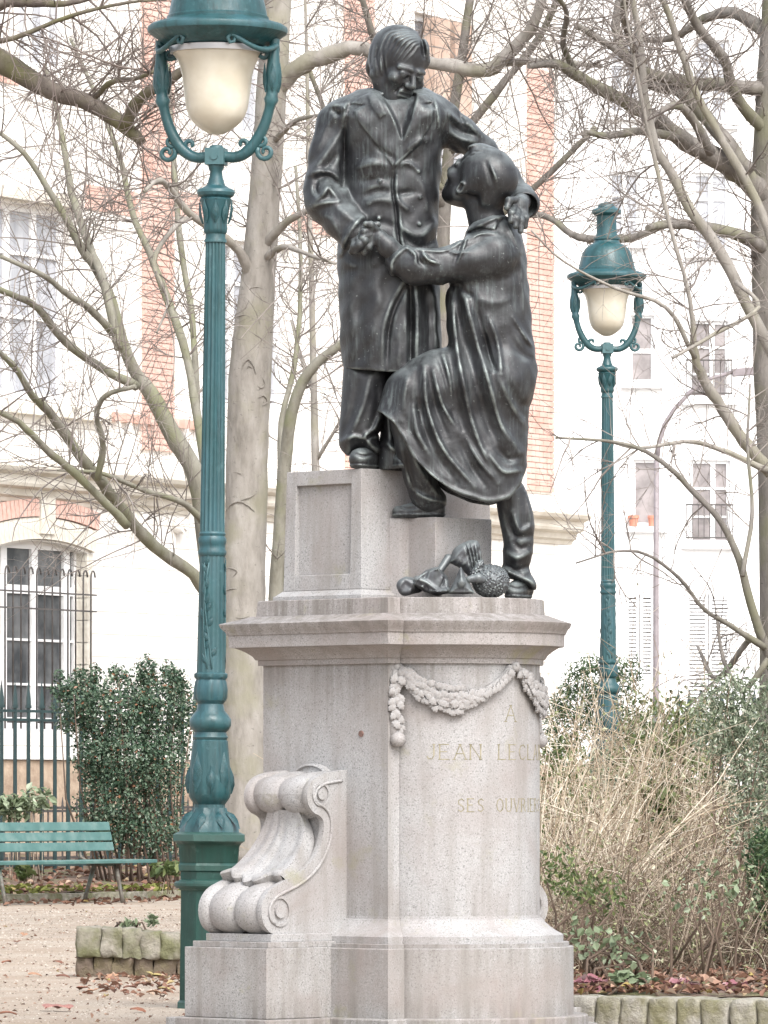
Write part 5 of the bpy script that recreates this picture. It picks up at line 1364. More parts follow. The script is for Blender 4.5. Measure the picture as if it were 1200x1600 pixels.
# ---------------------------------------------------------------- the far white building
YB = 138.0; BO = at(960, HOR, YB); BO.z = 0
BB = empty('apartment_building', BO, R(6), 'plain white apartment house with tall shuttered windows behind the trees', 'building')
kB = YB/F
def bx(px): return (px-960)*kB
def bz(py): return CZ-(py-HOR)*kB
ops = []
wl = [(985, 1023, 492, 597, 2), (1080, 1141, 500, 622, 3), (990, 1031, 718, 822, 1), (1080, 1143, 718, 848, 3), (952, 1000, 268, 378, 4), (1085, 1141, 268, 392, 4), (1085, 1141, 60, 190, 4), (952, 1000, 60, 178, 4), (978, 1022, 928, 1062, 5), (1074, 1143, 928, 1100, 5), (1230, 1290, 500, 622, 3), (1230, 1290, 718, 848, 3), (1230, 1290, 268, 392, 4)]
rect = [(bx(a), bx(b_), bz(d), bz(c)) for a, b_, c, d, _ in wl]
mb = MB(); us = sorted({bx(700), bx(1500), *[r[0] for r in rect], *[r[1] for r in rect]}); zs = sorted({0.0, 24.0, *[r[2] for r in rect], *[r[3] for r in rect]})
for a, b_ in zip(us[:-1], us[1:]):
    for c, d in zip(zs[:-1], zs[1:]):
        if not any(o[0]-1e-4 <= a and b_ <= o[1]+1e-4 and o[2]-1e-4 <= c and d <= o[3]+1e-4 for o in rect):
            mb.add([(a, 0, c), (b_, 0, c), (b_, 0, d), (a, 0, d)], [(0, 1, 2, 3)])
for a, b_, c, d in rect:
    q = 0.25; mb.add([(a, 0, c), (a, q, c), (a, q, d), (a, 0, d), (b_, 0, c), (b_, q, c), (b_, q, d), (b_, 0, d)], [(0, 1, 2, 3), (7, 6, 5, 4), (0, 4, 5, 1), (3, 2, 6, 7)])
mb.add([(bx(700), 0, 0), (bx(700), 10, 0), (bx(700), 10, 24), (bx(700), 0, 24), (bx(1500), 0, 0), (bx(1500), 10, 0), (bx(1500), 10, 24), (bx(1500), 0, 24)], [(3, 2, 1, 0), (4, 5, 6, 7), (2, 3, 7, 6), (1, 2, 6, 5)])
mb.build('wall', M['plaster'], BB, world=False)
for (a, b_, c, d, kind), o in zip(wl, rect):
    if kind == 5:
        mb = MB(); half = (o[0]+o[1])/2
        for x0, x1 in ((o[0], half-0.012), (half+0.012, o[1])):
            mb = MB()
            for z in (o[2], o[3]-0.08): abox(mb, x0, x1, z, z+0.08, -0.06, 0.0)
            for x in (x0, x1-0.06): abox(mb, x, x+0.06, o[2]+0.08, o[3]-0.08, -0.061, 0.001)
            z = o[2]+0.1
            while z < o[3]-0.1: mb.obox(((x0+x1)/2, 0.035, z), ((x1-x0)/2-0.06, 0, 0), (0, 0.028, 0.03), (0, 0.006, -0.005)); z += 0.085
            mb.build('louvred_shutter', M['white_paint'], BB, world=False)
        mb = MB(); abox(mb, o[0], o[1], o[2], o[3], -0.24, -0.2); mb.build('window', M['shade_glass'], BB, world=False); continue
    gm = M['shade_glass'] if kind in (1, 2) else (M['glare_glass'] if kind == 4 else M['shade_glass'])
    if kind in (1, 2): window(BB, o, [0, 1], [(0.47, 0.10)] if kind == 2 else [(0.04, 0.05)], gm, 0.12, 0.05)
    else: window(BB, o, [0, 0.58, 1] if kind == 3 else [0, 0.5, 1], [(0.32, 0.05), (0.66, 0.05)], gm, 0.12, 0.06)
    mb = MB(); abox(mb, o[0]-0.2, o[1]+0.2, o[2]-0.14, o[2]-0.01, -0.02, 0.16); mb.build('sill', M['plaster'], BB, world=False)
    if kind == 3:
        for z in (o[2]+0.1, o[2]+0.85): 
            mb = MB(); abox(mb, o[0]-0.12, o[1]+0.06, z, z+0.035, 0.10, 0.135); mb.build('balcony_rail', M['rail_iron'], BB, world=False)
        mb = MB(); n = 9
        for i in range(n): 
            x = o[0]-0.1+(o[1]-o[0]+0.14)*i/(n-1); abox(mb, x-0.008, x+0.008, o[2]+0.13, o[2]+0.85, 0.105, 0.13)
        mb.build('balcony_bars', M['rail_iron'], BB, world=False)
M['terracotta'] = simple('terracotta', (0.52, 0.22, 0.15), (0.60, 0.28, 0.20), 6, 0.9)
for i, (p0, p1, lab) in enumerate(((978, 1000, 'terracotta flower pot at the left end of the far window sill'), (1010, 1025, 'terracotta flower pot half hidden behind the grey mast'))):
    c = BO+Matrix.Rotation(R(6), 3, 'Z') @ Vector((bx((p0+p1)/2), -0.10, 0)); pr = empty('flower_pot', (c.x, c.y, bz(822)+0.0), 0, lab, 'flower pot', 'pots on the window sill')
    hw2 = (p1-p0)/2*kB*0.72; mb = MB(); mb.lathe([(-0.01, hw2*0.7), (0.17, hw2*0.98), (0.17, hw2*1.12), (0.24, hw2*1.14), (0.24, hw2*0.95), (0.21, 0.005)], 16); mb.build('pot', M['terracotta'], pr, world=False, sharp=40)
    mb = MB(); mb.lathe([(0.205, hw2*0.96), (0.222, 0.01)], 12); mb.build('soil', M['soil'], pr, world=False)
# ---------------------------------------------------------------- bare trees
def bark_mat(name, a, b_, c_, moss=None, vs_=(1, 1, 0.35)):
    m, nt, b = new_mat(name); vec = coords(nt, vs_)
    c = ramp(nt, noise(nt, vec, 9, 6, 0.65), [(0.28, a), (0.5, b_), (0.74, c_)])
    v2 = coords(nt, (1, 1, 1.6)); c = mixc(nt, ramp(nt, noise(nt, v2, 20, 4, 0.7), [(0.62, 0.0), (0.72, 0.7)]), c, tuple(x*0.45 for x in a))
    if moss: c = mixc(nt, ramp(nt, noise(nt, coords(nt), 2.6, 5), [(0.48, 0.0), (0.64, 0.65)]), c, moss)
    nt.links.new(c, b.inputs['Base Color']); b.inputs['Roughness'].default_value = 0.9; b.inputs['Specular IOR Level'].default_value = 0.25
    bump(nt, b, noise(nt, vec, 22, 6, 0.7), 0.55, 0.02)
    return m
M['bark_pale'] = bark_mat('pale_bark', (0.17, 0.155, 0.135), (0.27, 0.25, 0.225), (0.36, 0.34, 0.31), (0.23, 0.22, 0.155))
M['bark_grey'] = bark_mat('grey_bark', (0.10, 0.09, 0.08), (0.175, 0.16, 0.145), (0.26, 0.24, 0.22), (0.16, 0.16, 0.095))
M['bark_dark'] = bark_mat('dark_bark', (0.075, 0.06, 0.052), (0.13, 0.11, 0.095), (0.21, 0.185, 0.155), (0.14, 0.14, 0.06))
M['bark_green'] = bark_mat('mossy_bark', (0.13, 0.12, 0.095), (0.21, 0.20, 0.165), (0.29, 0.28, 0.24), (0.18, 0.19, 0.10))
M['twig'] = simple('twig_bark', (0.12, 0.10, 0.09), (0.28, 0.25, 0.225), 6, 0.8)
M['twig_dark'] = simple('dark_twig_bark', (0.11, 0.085, 0.075), (0.21, 0.175, 0.155), 6, 0.8)
TR = random.Random(11)
def wander(p, d, L, r0, r1, n, bend, rs, up=0.0):
    pts = [Vector(p)]; rad = [r0]; d = Vector(d).normalized(); c = Vector((rs.uniform(-1, 1), rs.uniform(-0.6, 0.6), rs.uniform(-1, 1)))*bend
    for i in range(n):
        d = (d+c*(1.0/n)+Vector((rs.gauss(0, 1), rs.gauss(0, 0.7), rs.gauss(0, 1)))*0.09+Vector((0, 0, up/n))).normalized()
        pts.append(pts[-1]+d*(L/n)); rad.append(r0+(r1-r0)*(i+1)/n)
    return pts, rad, d
def twigs(mb, p, d, L, r, level, rs, up):
    n = 7 if level == 0 else 5
    pts, rad, _ = wander(p, d, L, r, r*0.45, n, 0.9, rs, up)
    mb.tube(pts, rad, 4 if level == 0 else 3, cap=False)
    if level >= 2: return
    for k in range(rs.randint(2, 5) if level == 0 else rs.randint(1, 3)):
        i = rs.randint(1, n-1); dd = (pts[i]-pts[i-1]).normalized()
        side = Vector((rs.gauss(0, 1), rs.gauss(0, 0.6), rs.gauss(0, 1))); side = (side-dd*side.dot(dd)).normalized()
        twigs(mb, pts[i], dd*rs.uniform(0.5, 1.0)+side*rs.uniform(0.5, 0.9), L*rs.uniform(0.28, 0.6), rad[i]*0.7, level+1, rs, up)
def tree(name, label, base, limbs, bark, twig_mat, density=1.0, tl=(60, 230), tr=1.5, up=0.25, sides=9, cat='tree', keep=None, seed=1):
    # limbs: (distance, [(px, py, radius in pixels), ...]); the first is the trunk
    rs = random.Random(seed)
    root = empty(name, base, 0, label, cat, 'bare trees in the garden')
    tw = MB()
    for li, (Y, pts) in enumerate(limbs):
        Q = catmull([(a, b_, c) for a, b_, c in pts], 4)
        yv = [Y[0]+(Y[1]-Y[0])*i/(len(Q)-1) if hasattr(Y, '__len__') else Y for i in range(len(Q))]
        P = []; Rr = []; ph = rs.uniform(0, 6)
        for i, q in enumerate(Q):
            p = at(q[0], q[1], yv[i]); j = (0.02 if li == 0 else 0.11)*q[2]/F*yv[i]
            P.append(p+Vector((rs.uniform(-j, j), rs.uniform(-j, j), rs.uniform(-j, j)))); Rr.append(max(0.3, q[2]*(1.0 if li == 0 and seed == 3 else 0.84))/F*yv[i]*(1+(0.008 if li == 0 else 0.06)*math.sin(i*1.9+ph)))
        mb = MB(); mb.tube(P, Rr, sides if li == 0 else 7, wob=0.03); mb.build('trunk' if li == 0 else 'limb', bark, root)
        # knots and stubs
        ln = sum((b_-a).length for a, b_ in zip(P[:-1], P[1:])); px = F/(sum(yv)/len(yv))
        nt_ = int(density*ln*px/19*(0.35 if li == 0 else 1.0))
        for k in range(nt_):
            t = rs.uniform(0.12 if li else 0.5, 1.0)**0.8; i = min(len(P)-2, int(t*(len(P)-1)))
            if keep and not keep(*Q[i][:2]): continue
            dd = (P[i+1]-P[i]).normalized(); side = Vector((rs.gauss(0, 1), rs.gauss(0, 0.55), rs.gauss(0.15, 1))); side = (side-dd*side.dot(dd)).normalized()
            L = rs.uniform(*tl)/px; r = tr*rs.uniform(0.6, 1.35)/px
            twigs(tw, P[i], dd*rs.uniform(0.1, 0.9)+side, L, r, 0, rs, up)
    if tw.v: tag(tw.build('twigs', twig_mat, root), kind='stuff')
    return root
def gbase(px, Y): p = at(px, HOR, Y); p.z = 0; return p
tree('tree', 'big pale smooth trunked tree right behind the large green lamp', gbase(385, 46),
     [(46, [(388, 1345, 44), (384, 1280, 38), (382, 1100, 35), (380, 960, 34), (384, 800, 33), (388, 660, 33), (392, 570, 33), (404, 430, 27), (414, 300, 25), (424, 150, 24), (433, 0, 22), (440, -180, 18)]),
      ((46, 45), [(432, 150, 14), (455, 112, 17), (500, 90, 17), (560, 75, 14), (600, 92, 13), (670, 98, 12), (720, 106, 14), (762, 110, 13), (800, 78, 13), (832, 40, 11), (848, -10, 9)]),
      ((45.5, 45), [(735, 108, 8), (790, 98, 8), (860, 96, 6), (940, 104, 4)]),
      ((46, 45), [(396, 445, 12), (374, 392, 9), (332, 358, 8), (292, 330, 7), (264, 292, 6), (246, 282, 5), (225, 300, 3)]),
      ((46, 45.4), [(404, 400, 12), (428, 366, 9), (455, 342, 7), (492, 324, 5), (540, 302, 3)]), ((46, 45), [(408, 410, 9), (442, 386, 6), (482, 398, 4), (524, 412, 3)]),
      ((46, 45), [(424, 225, 7), (460, 190, 5), (505, 178, 3)]), ((46, 45.2), [(300, 338, 6), (268, 360, 5), (240, 410, 5), (262, 470, 3), (245, 520, 2)]), ((46, 45), [(424, 100, 6), (395, 40, 5), (360, -20, 4)])],
     M['bark_pale'], M['twig'], 0.8, sides=20, seed=3)
T1 = [o for o in col.objects if o.get('label', '').startswith('big pale smooth')][0]
M['scar'] = simple('bark_scar', (0.16, 0.145, 0.125), (0.25, 0.23, 0.205), 20, 0.95, 0, 0.5, 0.01, 60)
def scar(pts, r, k=1.0):                    # ridged branch collars left in the bark
    mb = MB(); P = []
    for px, py in pts:
        cx = np.interp(py, [150, 300, 430, 570, 800, 960, 1280], [424, 414, 404, 392, 384, 380, 384]); rr = np.interp(py, [300, 430, 570, 960, 1280], [25, 27, 33, 34, 38])
        u = max(-0.97, min(0.97, (px-cx)/rr)); P.append(at(px, py, 46-math.sqrt(1-u*u)*rr*46/F*1.01))
    Q = catmull([tuple(p) for p in P], 4); n = len(Q)
    mb.tube([Vector(q) for q in Q], [0.62*r/F*46*(0.25+math.sin(math.pi*i/(n-1))) for i in range(n)], 6, wob=0.25); mb.build('bark_scar', M['scar'], T1)
for pts, r in (([(352, 800), (362, 788), (374, 784), (388, 790), (398, 800)], 1.6), ([(374, 783), (388, 778), (402, 770)], 1.3), ([(376, 586), (381, 568), (389, 562), (396, 572), (400, 586)], 1.7), ([(384, 580), (389, 572), (394, 576)], 1.5), ([(398, 600), (408, 606), (414, 600), (410, 590)], 1.5), ([(352, 650), (360, 662), (368, 690)], 1.8), ([(348, 898), (358, 888), (370, 892), (364, 902)], 1.8), ([(350, 925), (362, 920), (384, 922)], 1.6), ([(404, 622), (412, 618), (418, 628), (410, 634)], 1.8), ([(356, 742), (368, 738), (380, 742)], 0.9), ([(360, 500), (380, 492), (396, 498)], 1.1), ([(352, 1010), (370, 1004), (392, 1010)], 1.2), ([(356, 960), (376, 966), (398, 960)], 0.9), ([(386, 455), (398, 448), (412, 452)], 1.3)):
    scar(pts, r)
tree('tree', 'many stemmed greenish tree leaning left across the pale facade', gbase(352, 53),
     [((53, 52), [(352, 1330, 27), (346, 1080, 22), (322, 830, 20), (304, 740, 18), (270, 680, 17), (236, 616, 15), (210, 580, 12), (190, 530, 11), (174, 470, 10), (150, 420, 9), (128, 390, 8), (108, 350, 7), (78, 300, 6), (38, 240, 5), (-10, 200, 4)]),
      ((52.5, 51), [(214, 604, 9), (150, 570, 8), (98, 530, 8), (58, 480, 7), (18, 460, 6), (-30, 440, 5)]), ((52, 51), [(176, 520, 8), (140, 482, 7), (108, 462, 6), (68, 430, 5), (0, 400, 4)]), ((52, 53), [(186, 545, 9), (162, 440, 8), (140, 385, 8), (112, 300, 7), (95, 200, 5), (70, 100, 4)]),
      ((53, 50), [(344, 960, 15), (300, 896, 12), (240, 852, 12), (196, 802, 11), (160, 756, 11), (120, 706, 10), (76, 642, 9), (50, 618, 7), (20, 570, 6), (-20, 535, 5)]),
      ((51, 50), [(200, 822, 9), (168, 788, 8), (120, 742, 8), (70, 700, 7), (30, 660, 6), (-10, 640, 5)]), ((50.6, 50), [(153, 750, 7), (161, 692, 6), (151, 650, 5), (166, 618, 5), (212, 604, 4)]), ((52.5, 51), [(334, 834, 9), (290, 788, 6), (230, 768, 5), (160, 740, 4), (90, 735, 2)]),
      ((53, 54), [(342, 900, 11), (316, 700, 9), (292, 560, 8), (262, 470, 8), (234, 396, 7), (206, 330, 6), (188, 250, 5), (150, 150, 4), (110, 60, 3)]), ((53.5, 55), [(308, 640, 7), (300, 500, 6), (282, 380, 6), (270, 240, 5), (262, 100, 4)])],
     M['bark_green'], M['twig'], 1.15, (60, 250), 1.35, 0.15, seed=5)
tree('tree', 'dark mossy limb tree reaching in from the upper left corner', gbase(-250, 40),
     [((40.5, 40), [(-260, 1500, 46), (-240, 900, 40), (-215, 400, 36), (-165, 150, 32), (-90, 66, 28), (0, 96, 23), (40, 120, 20), (90, 146, 17), (130, 157, 16), (170, 180, 15), (205, 206, 13), (224, 222, 7)]),
      ((40, 39.4), [(196, 196, 13), (214, 162, 12), (242, 138, 11), (292, 108, 9), (322, 84, 7), (350, 70, 4)]), ((40.4, 40), [(-120, 60, 20), (-10, 8, 12), (40, 4, 9), (100, 6, 6), (150, -4, 4)]), ((40, 39), [(150, 150, 6), (175, 128, 5), (215, 122, 4), (240, 112, 3)]), ((40.2, 39.6), [(-60, 70, 8), (20, 60, 5), (110, 25, 4), (200, 4, 3), (260, 0, 2)])],
     M['bark_dark'], M['twig_dark'], 1.2, (70, 260), 1.7, -0.1, seed=8)
tree('tree', 'tall dark trunked tree at the right edge with gnarled level limbs', gbase(1222, 45),
     [(45, [(1228, 1400, 52), (1224, 900, 46), (1212, 700, 36), (1202, 500, 32), (1198, 330, 30), (1204, 150, 27), (1214, -40, 24)]),
      ((45, 43.5), [(1198, 312, 22), (1160, 272, 22), (1110, 242, 20), (1060, 215, 17), (1020, 182, 15), (960, 150, 13), (905, 120, 11), (868, 100, 9), (826, 104, 5)]),
      ((44.5, 45), [(1172, 268, 14), (1120, 204, 14), (1064, 142, 15), (1020, 130, 14), (982, 92, 10), (962, 40, 9), (972, -20, 8)]), ((45, 44), [(1204, 140, 14), (1120, 132, 13), (1060, 126, 13), (1010, 112, 9), (950, 70, 7), (900, 40, 6)]), ((45, 43), [(1196, 392, 14), (1150, 366, 12), (1082, 352, 10), (1040, 350, 9), (1012, 356, 6)]),
      ((44.4, 43), [(1060, 216, 9), (1000, 205, 8), (950, 212, 7), (915, 206, 4)]), ((44.4, 43.6), [(1110, 240, 10), (1085, 190, 9), (1060, 165, 8), (1030, 176, 6), (1010, 210, 5)]), ((45, 44), [(1200, 210, 12), (1150, 150, 11), (1130, 90, 10), (1090, 40, 9), (1060, -20, 8)]), ((44, 43), [(905, 122, 7), (880, 70, 6), (885, 20, 5), (860, -20, 4)]), ((44, 43), [(1010, 130, 9), (985, 60, 8), (975, 20, 8), (985, -30, 7)]), ((45, 46), [(1210, 60, 14), (1150, 20, 12), (1100, 30, 9), (1050, 60, 7), (1000, 62, 5)])],
     M['bark_grey'], M['twig'], 1.35, (50, 200), 1.4, 0.1, keep=lambda x, y: not (870 < x < 1030 and 300 < y < 560), seed=13)
tree('tree', 'pale slanting tree crossing the upper right from beyond the edge', gbase(1420, 40),
     [((40.5, 40), [(1430, 1500, 34), (1400, 1050, 26), (1340, 820, 20), (1262, 650, 14), (1202, 542, 12), (1164, 470, 11), (1140, 420, 11), (1110, 370, 11), (1080, 330, 10), (1050, 272, 9), (1026, 232, 8), (1008, 150, 7), (1000, 60, 6), (980, -40, 5)]),
      ((40.3, 39.5), [(1360, 900, 20), (1282, 832, 15), (1206, 738, 13), (1164, 690, 12), (1130, 640, 11), (1100, 592, 10), (1086, 556, 8), (1082, 500, 5), (1072, 440, 4), (1052, 372, 4), (1030, 280, 4), (1004, 160, 4), (985, 60, 3), (972, -20, 2)]),
      ((40.2, 39.6), [(1270, 660, 9), (1200, 360, 9), (1130, 222, 8), (1090, 150, 7), (1064, 80, 7), (1040, 10, 6), (1020, -40, 5)]), ((39.8, 39), [(1086, 560, 5), (1040, 480, 4), (960, 450, 3), (880, 408, 2), (830, 360, 2)]), ((39.8, 39), [(1200, 735, 7), (1120, 700, 5), (1070, 690, 4), (1000, 700, 3), (950, 690, 2)]), ((40, 39.5), [(1150, 440, 5), (1185, 480, 4), (1120, 520, 4), (1050, 560, 3)])],
     M['bark_pale'], M['twig'], 0.85, (60, 200), 1.4, 0.1, keep=lambda x, y: not (860 < x < 1030 and 290 < y < 600), seed=17)
tree('tree', 'small crooked tree with low arching branches above the right shrubs', gbase(1236, 37),
     [((37, 36.5), [(1240, 1460, 18), (1226, 1160, 14), (1206, 1040, 10), (1186, 985, 9), (1168, 925, 8), (1154, 872, 7), (1124, 812, 6), (1080, 766, 5), (1054, 738, 5), (1010, 706, 4), (956, 690, 3), (868, 684, 2)]),
      ((36.8, 36.2), [(1196, 1012, 7), (1140, 976, 5), (1100, 952, 4), (1060, 902, 3.5), (1010, 866, 3), (960, 862, 2.4), (900, 880, 1.6)]), ((36.8, 37.4), [(1170, 1000, 6), (1120, 1060, 5), (1090, 1010, 3)]), ((36.7, 37), [(1160, 900, 5), (1175, 800, 4), (1168, 700, 3), (1172, 600, 2)]), ((36.8, 37), [(1200, 1030, 6), (1160, 1080, 5), (1130, 1030, 4), (1120, 960, 3)])],
     M['bark_grey'], M['twig'], 0.9, (50, 170), 1.3, 0.2, seed=19)
tree('tree', 'slim mossy tree forking right behind the pedestal top block', gbase(428, 60),
     [((60, 59), [(425, 1330, 16), (428, 1000, 14), (438, 820, 13), (446, 720, 12), (456, 645, 11), (482, 582, 10), (540, 532, 8), (600, 486, 6), (660, 420, 5)]),
      ((60, 60.5), [(440, 800, 9), (440, 660, 6), (462, 560, 5), (470, 420, 4), (462, 260, 3)]), ((60, 59.5), [(430, 930, 9), (470, 880, 7), (520, 820, 5), (560, 740, 4)])],
     M['bark_green'], M['twig'], 1.3, (60, 220), 1.3, 0.25, seed=23)
tree('tree', 'very slender upright sapling between the big trunk and the bronze man', gbase(496, 66),
     [((66, 66), [(498, 1330, 10), (495, 900, 8), (493, 735, 7.5), (490, 600, 6.5), (487, 450, 5.5), (483, 300, 4.5), (480, 120, 3.5), (476, -30, 2.5)]), ((66, 65.5), [(494, 720, 4), (530, 660, 3), (560, 600, 2.4)]), ((66, 66.4), [(491, 620, 4), (470, 560, 3), (455, 500, 2.4)])],
     M['bark_pale'], M['twig'], 1.2, (50, 190), 1.1, 0.3, seed=29)
tree('tree', 'bare twiggy tree beyond the fence whose crown fills the top behind the head', gbase(700, 72),
     [((72, 72), [(705, 1330, 20), (700, 900, 17), (690, 500, 14), (700, 250, 11), (720, 100, 9), (740, -40, 7)]), ((72, 71), [(696, 330, 9), (640, 200, 8), (590, 80, 7), (560, -20, 6)]), ((72, 71), [(702, 240, 9), (770, 150, 8), (840, 60, 7), (880, -20, 6)]), ((72, 71), [(700, 400, 8), (790, 330, 7), (860, 270, 6), (930, 200, 5)]), ((72, 71), [(694, 450, 8), (600, 330, 6), (520, 200, 5), (480, 100, 4)]), ((71.5, 70), [(760, 360, 5), (830, 336, 6), (868, 346, 6), (905, 370, 7), (985, 372, 8), (1040, 350, 6)]), ((72, 71), [(698, 300, 7), (640, 260, 6), (560, 240, 5), (500, 250, 3)])],
     M['bark_grey'], M['twig'], 1.9, (70, 230), 1.15, 0.1, seed=31)
# ---------------------------------------------------------------- shrubs and ground plants
def leaf_mat(name, stops, rough=0.5, spec=0.4, trans=0.15):
    m, nt, b = new_mat(name); g = nt.nodes.new('ShaderNodeNewGeometry')
    c = ramp(nt, g.outputs['Random Per Island'], stops)
    nt.links.new(c, b.inputs['Base Color']); b.inputs['Roughness'].default_value = rough; b.inputs['Specular IOR Level'].default_value = spec
    t = nt.nodes.new('ShaderNodeBsdfTranslucent'); nt.links.new(c, t.inputs[0]); mx = nt.nodes.new('ShaderNodeMixShader'); mx.inputs[0].default_value = trans
    o = nt.nodes['Material Output']; nt.links.new(b.outputs[0], mx.inputs[1]); nt.links.new(t.outputs[0], mx.inputs[2]); nt.links.new(mx.outputs[0], o.inputs[0])
    return m
M['leaf_box'] = leaf_mat('dark_evergreen_leaf', [(0.0, (0.022, 0.050, 0.028)), (0.4, (0.055, 0.105, 0.062)), (0.75, (0.11, 0.165, 0.105)), (0.955, (0.22, 0.27, 0.20)), (0.975, (0.22, 0.10, 0.05))], 0.4, 0.5)
M['leaf_blue'] = leaf_mat('grey_green_leaf', [(0.0, (0.06, 0.085, 0.05)), (0.4, (0.15, 0.19, 0.12)), (0.8, (0.28, 0.32, 0.23)), (1.0, (0.42, 0.45, 0.36))], 0.5, 0.4)
M['leaf_green'] = leaf_mat('yellow_green_leaf', [(0.0, (0.045, 0.07, 0.022)), (0.5, (0.10, 0.14, 0.05)), (0.9, (0.20, 0.24, 0.10)), (1.0, (0.36, 0.37, 0.18))], 0.45, 0.4, 0.25)
M['leaf_yew'] = leaf_mat('yew_leaf', [(0.0, (0.03, 0.065, 0.03)), (0.6, (0.07, 0.12, 0.055)), (1.0, (0.14, 0.19, 0.09))], 0.5, 0.3)
M['leaf_dead'] = leaf_mat('fallen_leaf', [(0.0, (0.075, 0.04, 0.028)), (0.35, (0.16, 0.085, 0.058)), (0.6, (0.26, 0.145, 0.105)), (0.8, (0.36, 0.23, 0.17)), (0.93, (0.44, 0.34, 0.26)), (1.0, (0.34, 0.27, 0.09))], 0.75, 0.2)
M['leaf_pink'] = leaf_mat('mauve_leaf', [(0.0, (0.22, 0.08, 0.10)), (0.5, (0.36, 0.19, 0.21)), (1.0, (0.46, 0.33, 0.33))], 0.6, 0.3)
M['leaf_mint'] = leaf_mat('mint_leaf', [(0.0, (0.12, 0.16, 0.085)), (0.7, (0.23, 0.28, 0.18)), (1.0, (0.36, 0.40, 0.30))], 0.5, 0.3)
M['straw'] = leaf_mat('straw_stem', [(0.0, (0.15, 0.11, 0.075)), (0.3, (0.32, 0.25, 0.175)), (0.65, (0.50, 0.42, 0.32)), (1.0, (0.70, 0.64, 0.54))], 0.85, 0.2, 0.0)
M['straw_dark'] = leaf_mat('brown_stem', [(0.0, (0.06, 0.042, 0.032)), (0.4, (0.15, 0.11, 0.08)), (0.75, (0.28, 0.22, 0.165)), (1.0, (0.52, 0.45, 0.36))], 0.85, 0.2, 0.0)
M['stem_wood'] = simple('brown_wood', (0.08, 0.055, 0.04), (0.14, 0.10, 0.075), 8, 0.9)
M['leaf_pale'] = leaf_mat('pale_dry_leaf', [(0.0, (0.09, 0.12, 0.045)), (0.35, (0.21, 0.24, 0.11)), (0.65, (0.36, 0.36, 0.21)), (1.0, (0.56, 0.56, 0.42))], 0.7, 0.2, 0.2)
M['moss'] = leaf_mat('moss_tuft', [(0.0, (0.10, 0.11, 0.03)), (1.0, (0.24, 0.25, 0.08))], 0.9, 0.1)
def leaves(C, size, rs, aspect=0.55, flat=0.0, fold=0.25, nrm=None):
    # C (n,3) centres; returns folded four-cornered leaves, two quads each
    n = len(C); d = rs.normal(size=(n, 3)); d[:, 2] *= (1-flat); d /= np.linalg.norm(d, axis=1)[:, None]
    up = rs.normal(size=(n, 3)) if nrm is None else nrm+0.45*rs.normal(size=(n, 3))
    if flat: up[:, 2] = np.abs(up[:, 2])+flat*3
    s = np.cross(d, up); s /= np.linalg.norm(s, axis=1)[:, None]+1e-9; u = np.cross(s, d)
    L = (size*rs.uniform(0.6, 1.35, n))[:, None]; W = L*aspect*0.5
    a = C-d*L*0.5; b = C+d*L*0.5; m = C+u*L*fold*0.0
    l = C-s*W+u*L*fold*0.5; r = C+s*W+u*L*fold*0.5
    l2 = C+d*L*0.22-s*W*0.8+u*L*fold*0.4; r2 = C+d*L*0.22+s*W*0.8+u*L*fold*0.4
    V = np.stack([a, l, l2, b, r2, r], 1).reshape(-1, 3)
    k = np.arange(n)[:, None]*6
    Fq = np.concatenate([k+np.array([[0, 1, 2, 3]]), k+np.array([[0, 3, 4, 5]])], 0)
    return V, Fq
def blobs(lobes, n, rs, shell=0.55):
    # lobes: (centre, radii); leaf sites biased to the outside, with gaps
    w_ = np.array([r[0]*r[1]*r[2] for _, r in lobes])**0.7; w_ /= w_.sum(); out = []; nn = []
    for (c, r), k in zip(lobes, (w_*n).astype(int)):
        d = rs.normal(size=(k, 3)); d /= np.linalg.norm(d, axis=1)[:, None]
        t = (shell+(1.0-shell)*rs.uniform(size=k)**0.7)*(1+0.16*np.sin(d[:, 0]*7+c[0]*9)*np.sin(d[:, 2]*8+c[2]*5)+0.07*rs.normal(size=k))
        out.append(np.array(c)+d*np.array(r)*t[:, None]); nn.append(d)
    return np.vstack(out), np.vstack(nn)
def leaf_part(name, V, Fq, mat, root):
    Mi = root_inv(root); V = V-np.array(root.location)
    o = np_obj(name, V, Fq, mat, root, smooth=False); return tag(o, kind='stuff')
def pxl(px, py, Y, rx, rz, ry=None):
    p = at(px, py, Y); k = Y/F
    return (tuple(p), (rx*k, (ry or rx)*k, rz*k))
rs = np.random.RandomState(5)
# clipped-looking dark evergreen by the bench
Ys = 67.0
sh = empty('evergreen_shrub', gbase(210, Ys)+Vector((0, 0, 0.2)), 0, 'dense dark green evergreen shrub between the bench and the lamp', 'shrub')
lob = [pxl(188, 1105, Ys, 70, 52), pxl(122, 1092, Ys, 44, 36), pxl(252, 1095, Ys, 48, 52), pxl(200, 1180, Ys, 82, 66), pxl(150, 1180, Ys, 40, 60), pxl(176, 1255, Ys, 62, 66), pxl(252, 1200, Ys, 46, 80), pxl(236, 1300, Ys, 66, 46), pxl(170, 1300, Ys, 40, 36), pxl(228, 1046, Ys, 22, 22), pxl(150, 1052, Ys, 12, 16), pxl(264, 1050, Ys, 12, 20), pxl(288, 1120, Ys, 20, 70), pxl(110, 1130, Ys, 24, 20), pxl(96, 1080, Ys, 16, 14), pxl(178, 1050, Ys, 10, 16), pxl(282, 1068, Ys, 9, 20)]
C, nn = blobs(lob+[pxl(70+rs.uniform(0, 250), 1040+abs(rs.normal(0, 60)), Ys, rs.uniform(8, 18), rs.uniform(10, 24)) for _ in range(16)], 27000, rs, 0.35); V, Fq = leaves(C, 0.040, rs, 0.6, nrm=nn); leaf_part('foliage', V, Fq, M['leaf_box'], sh)
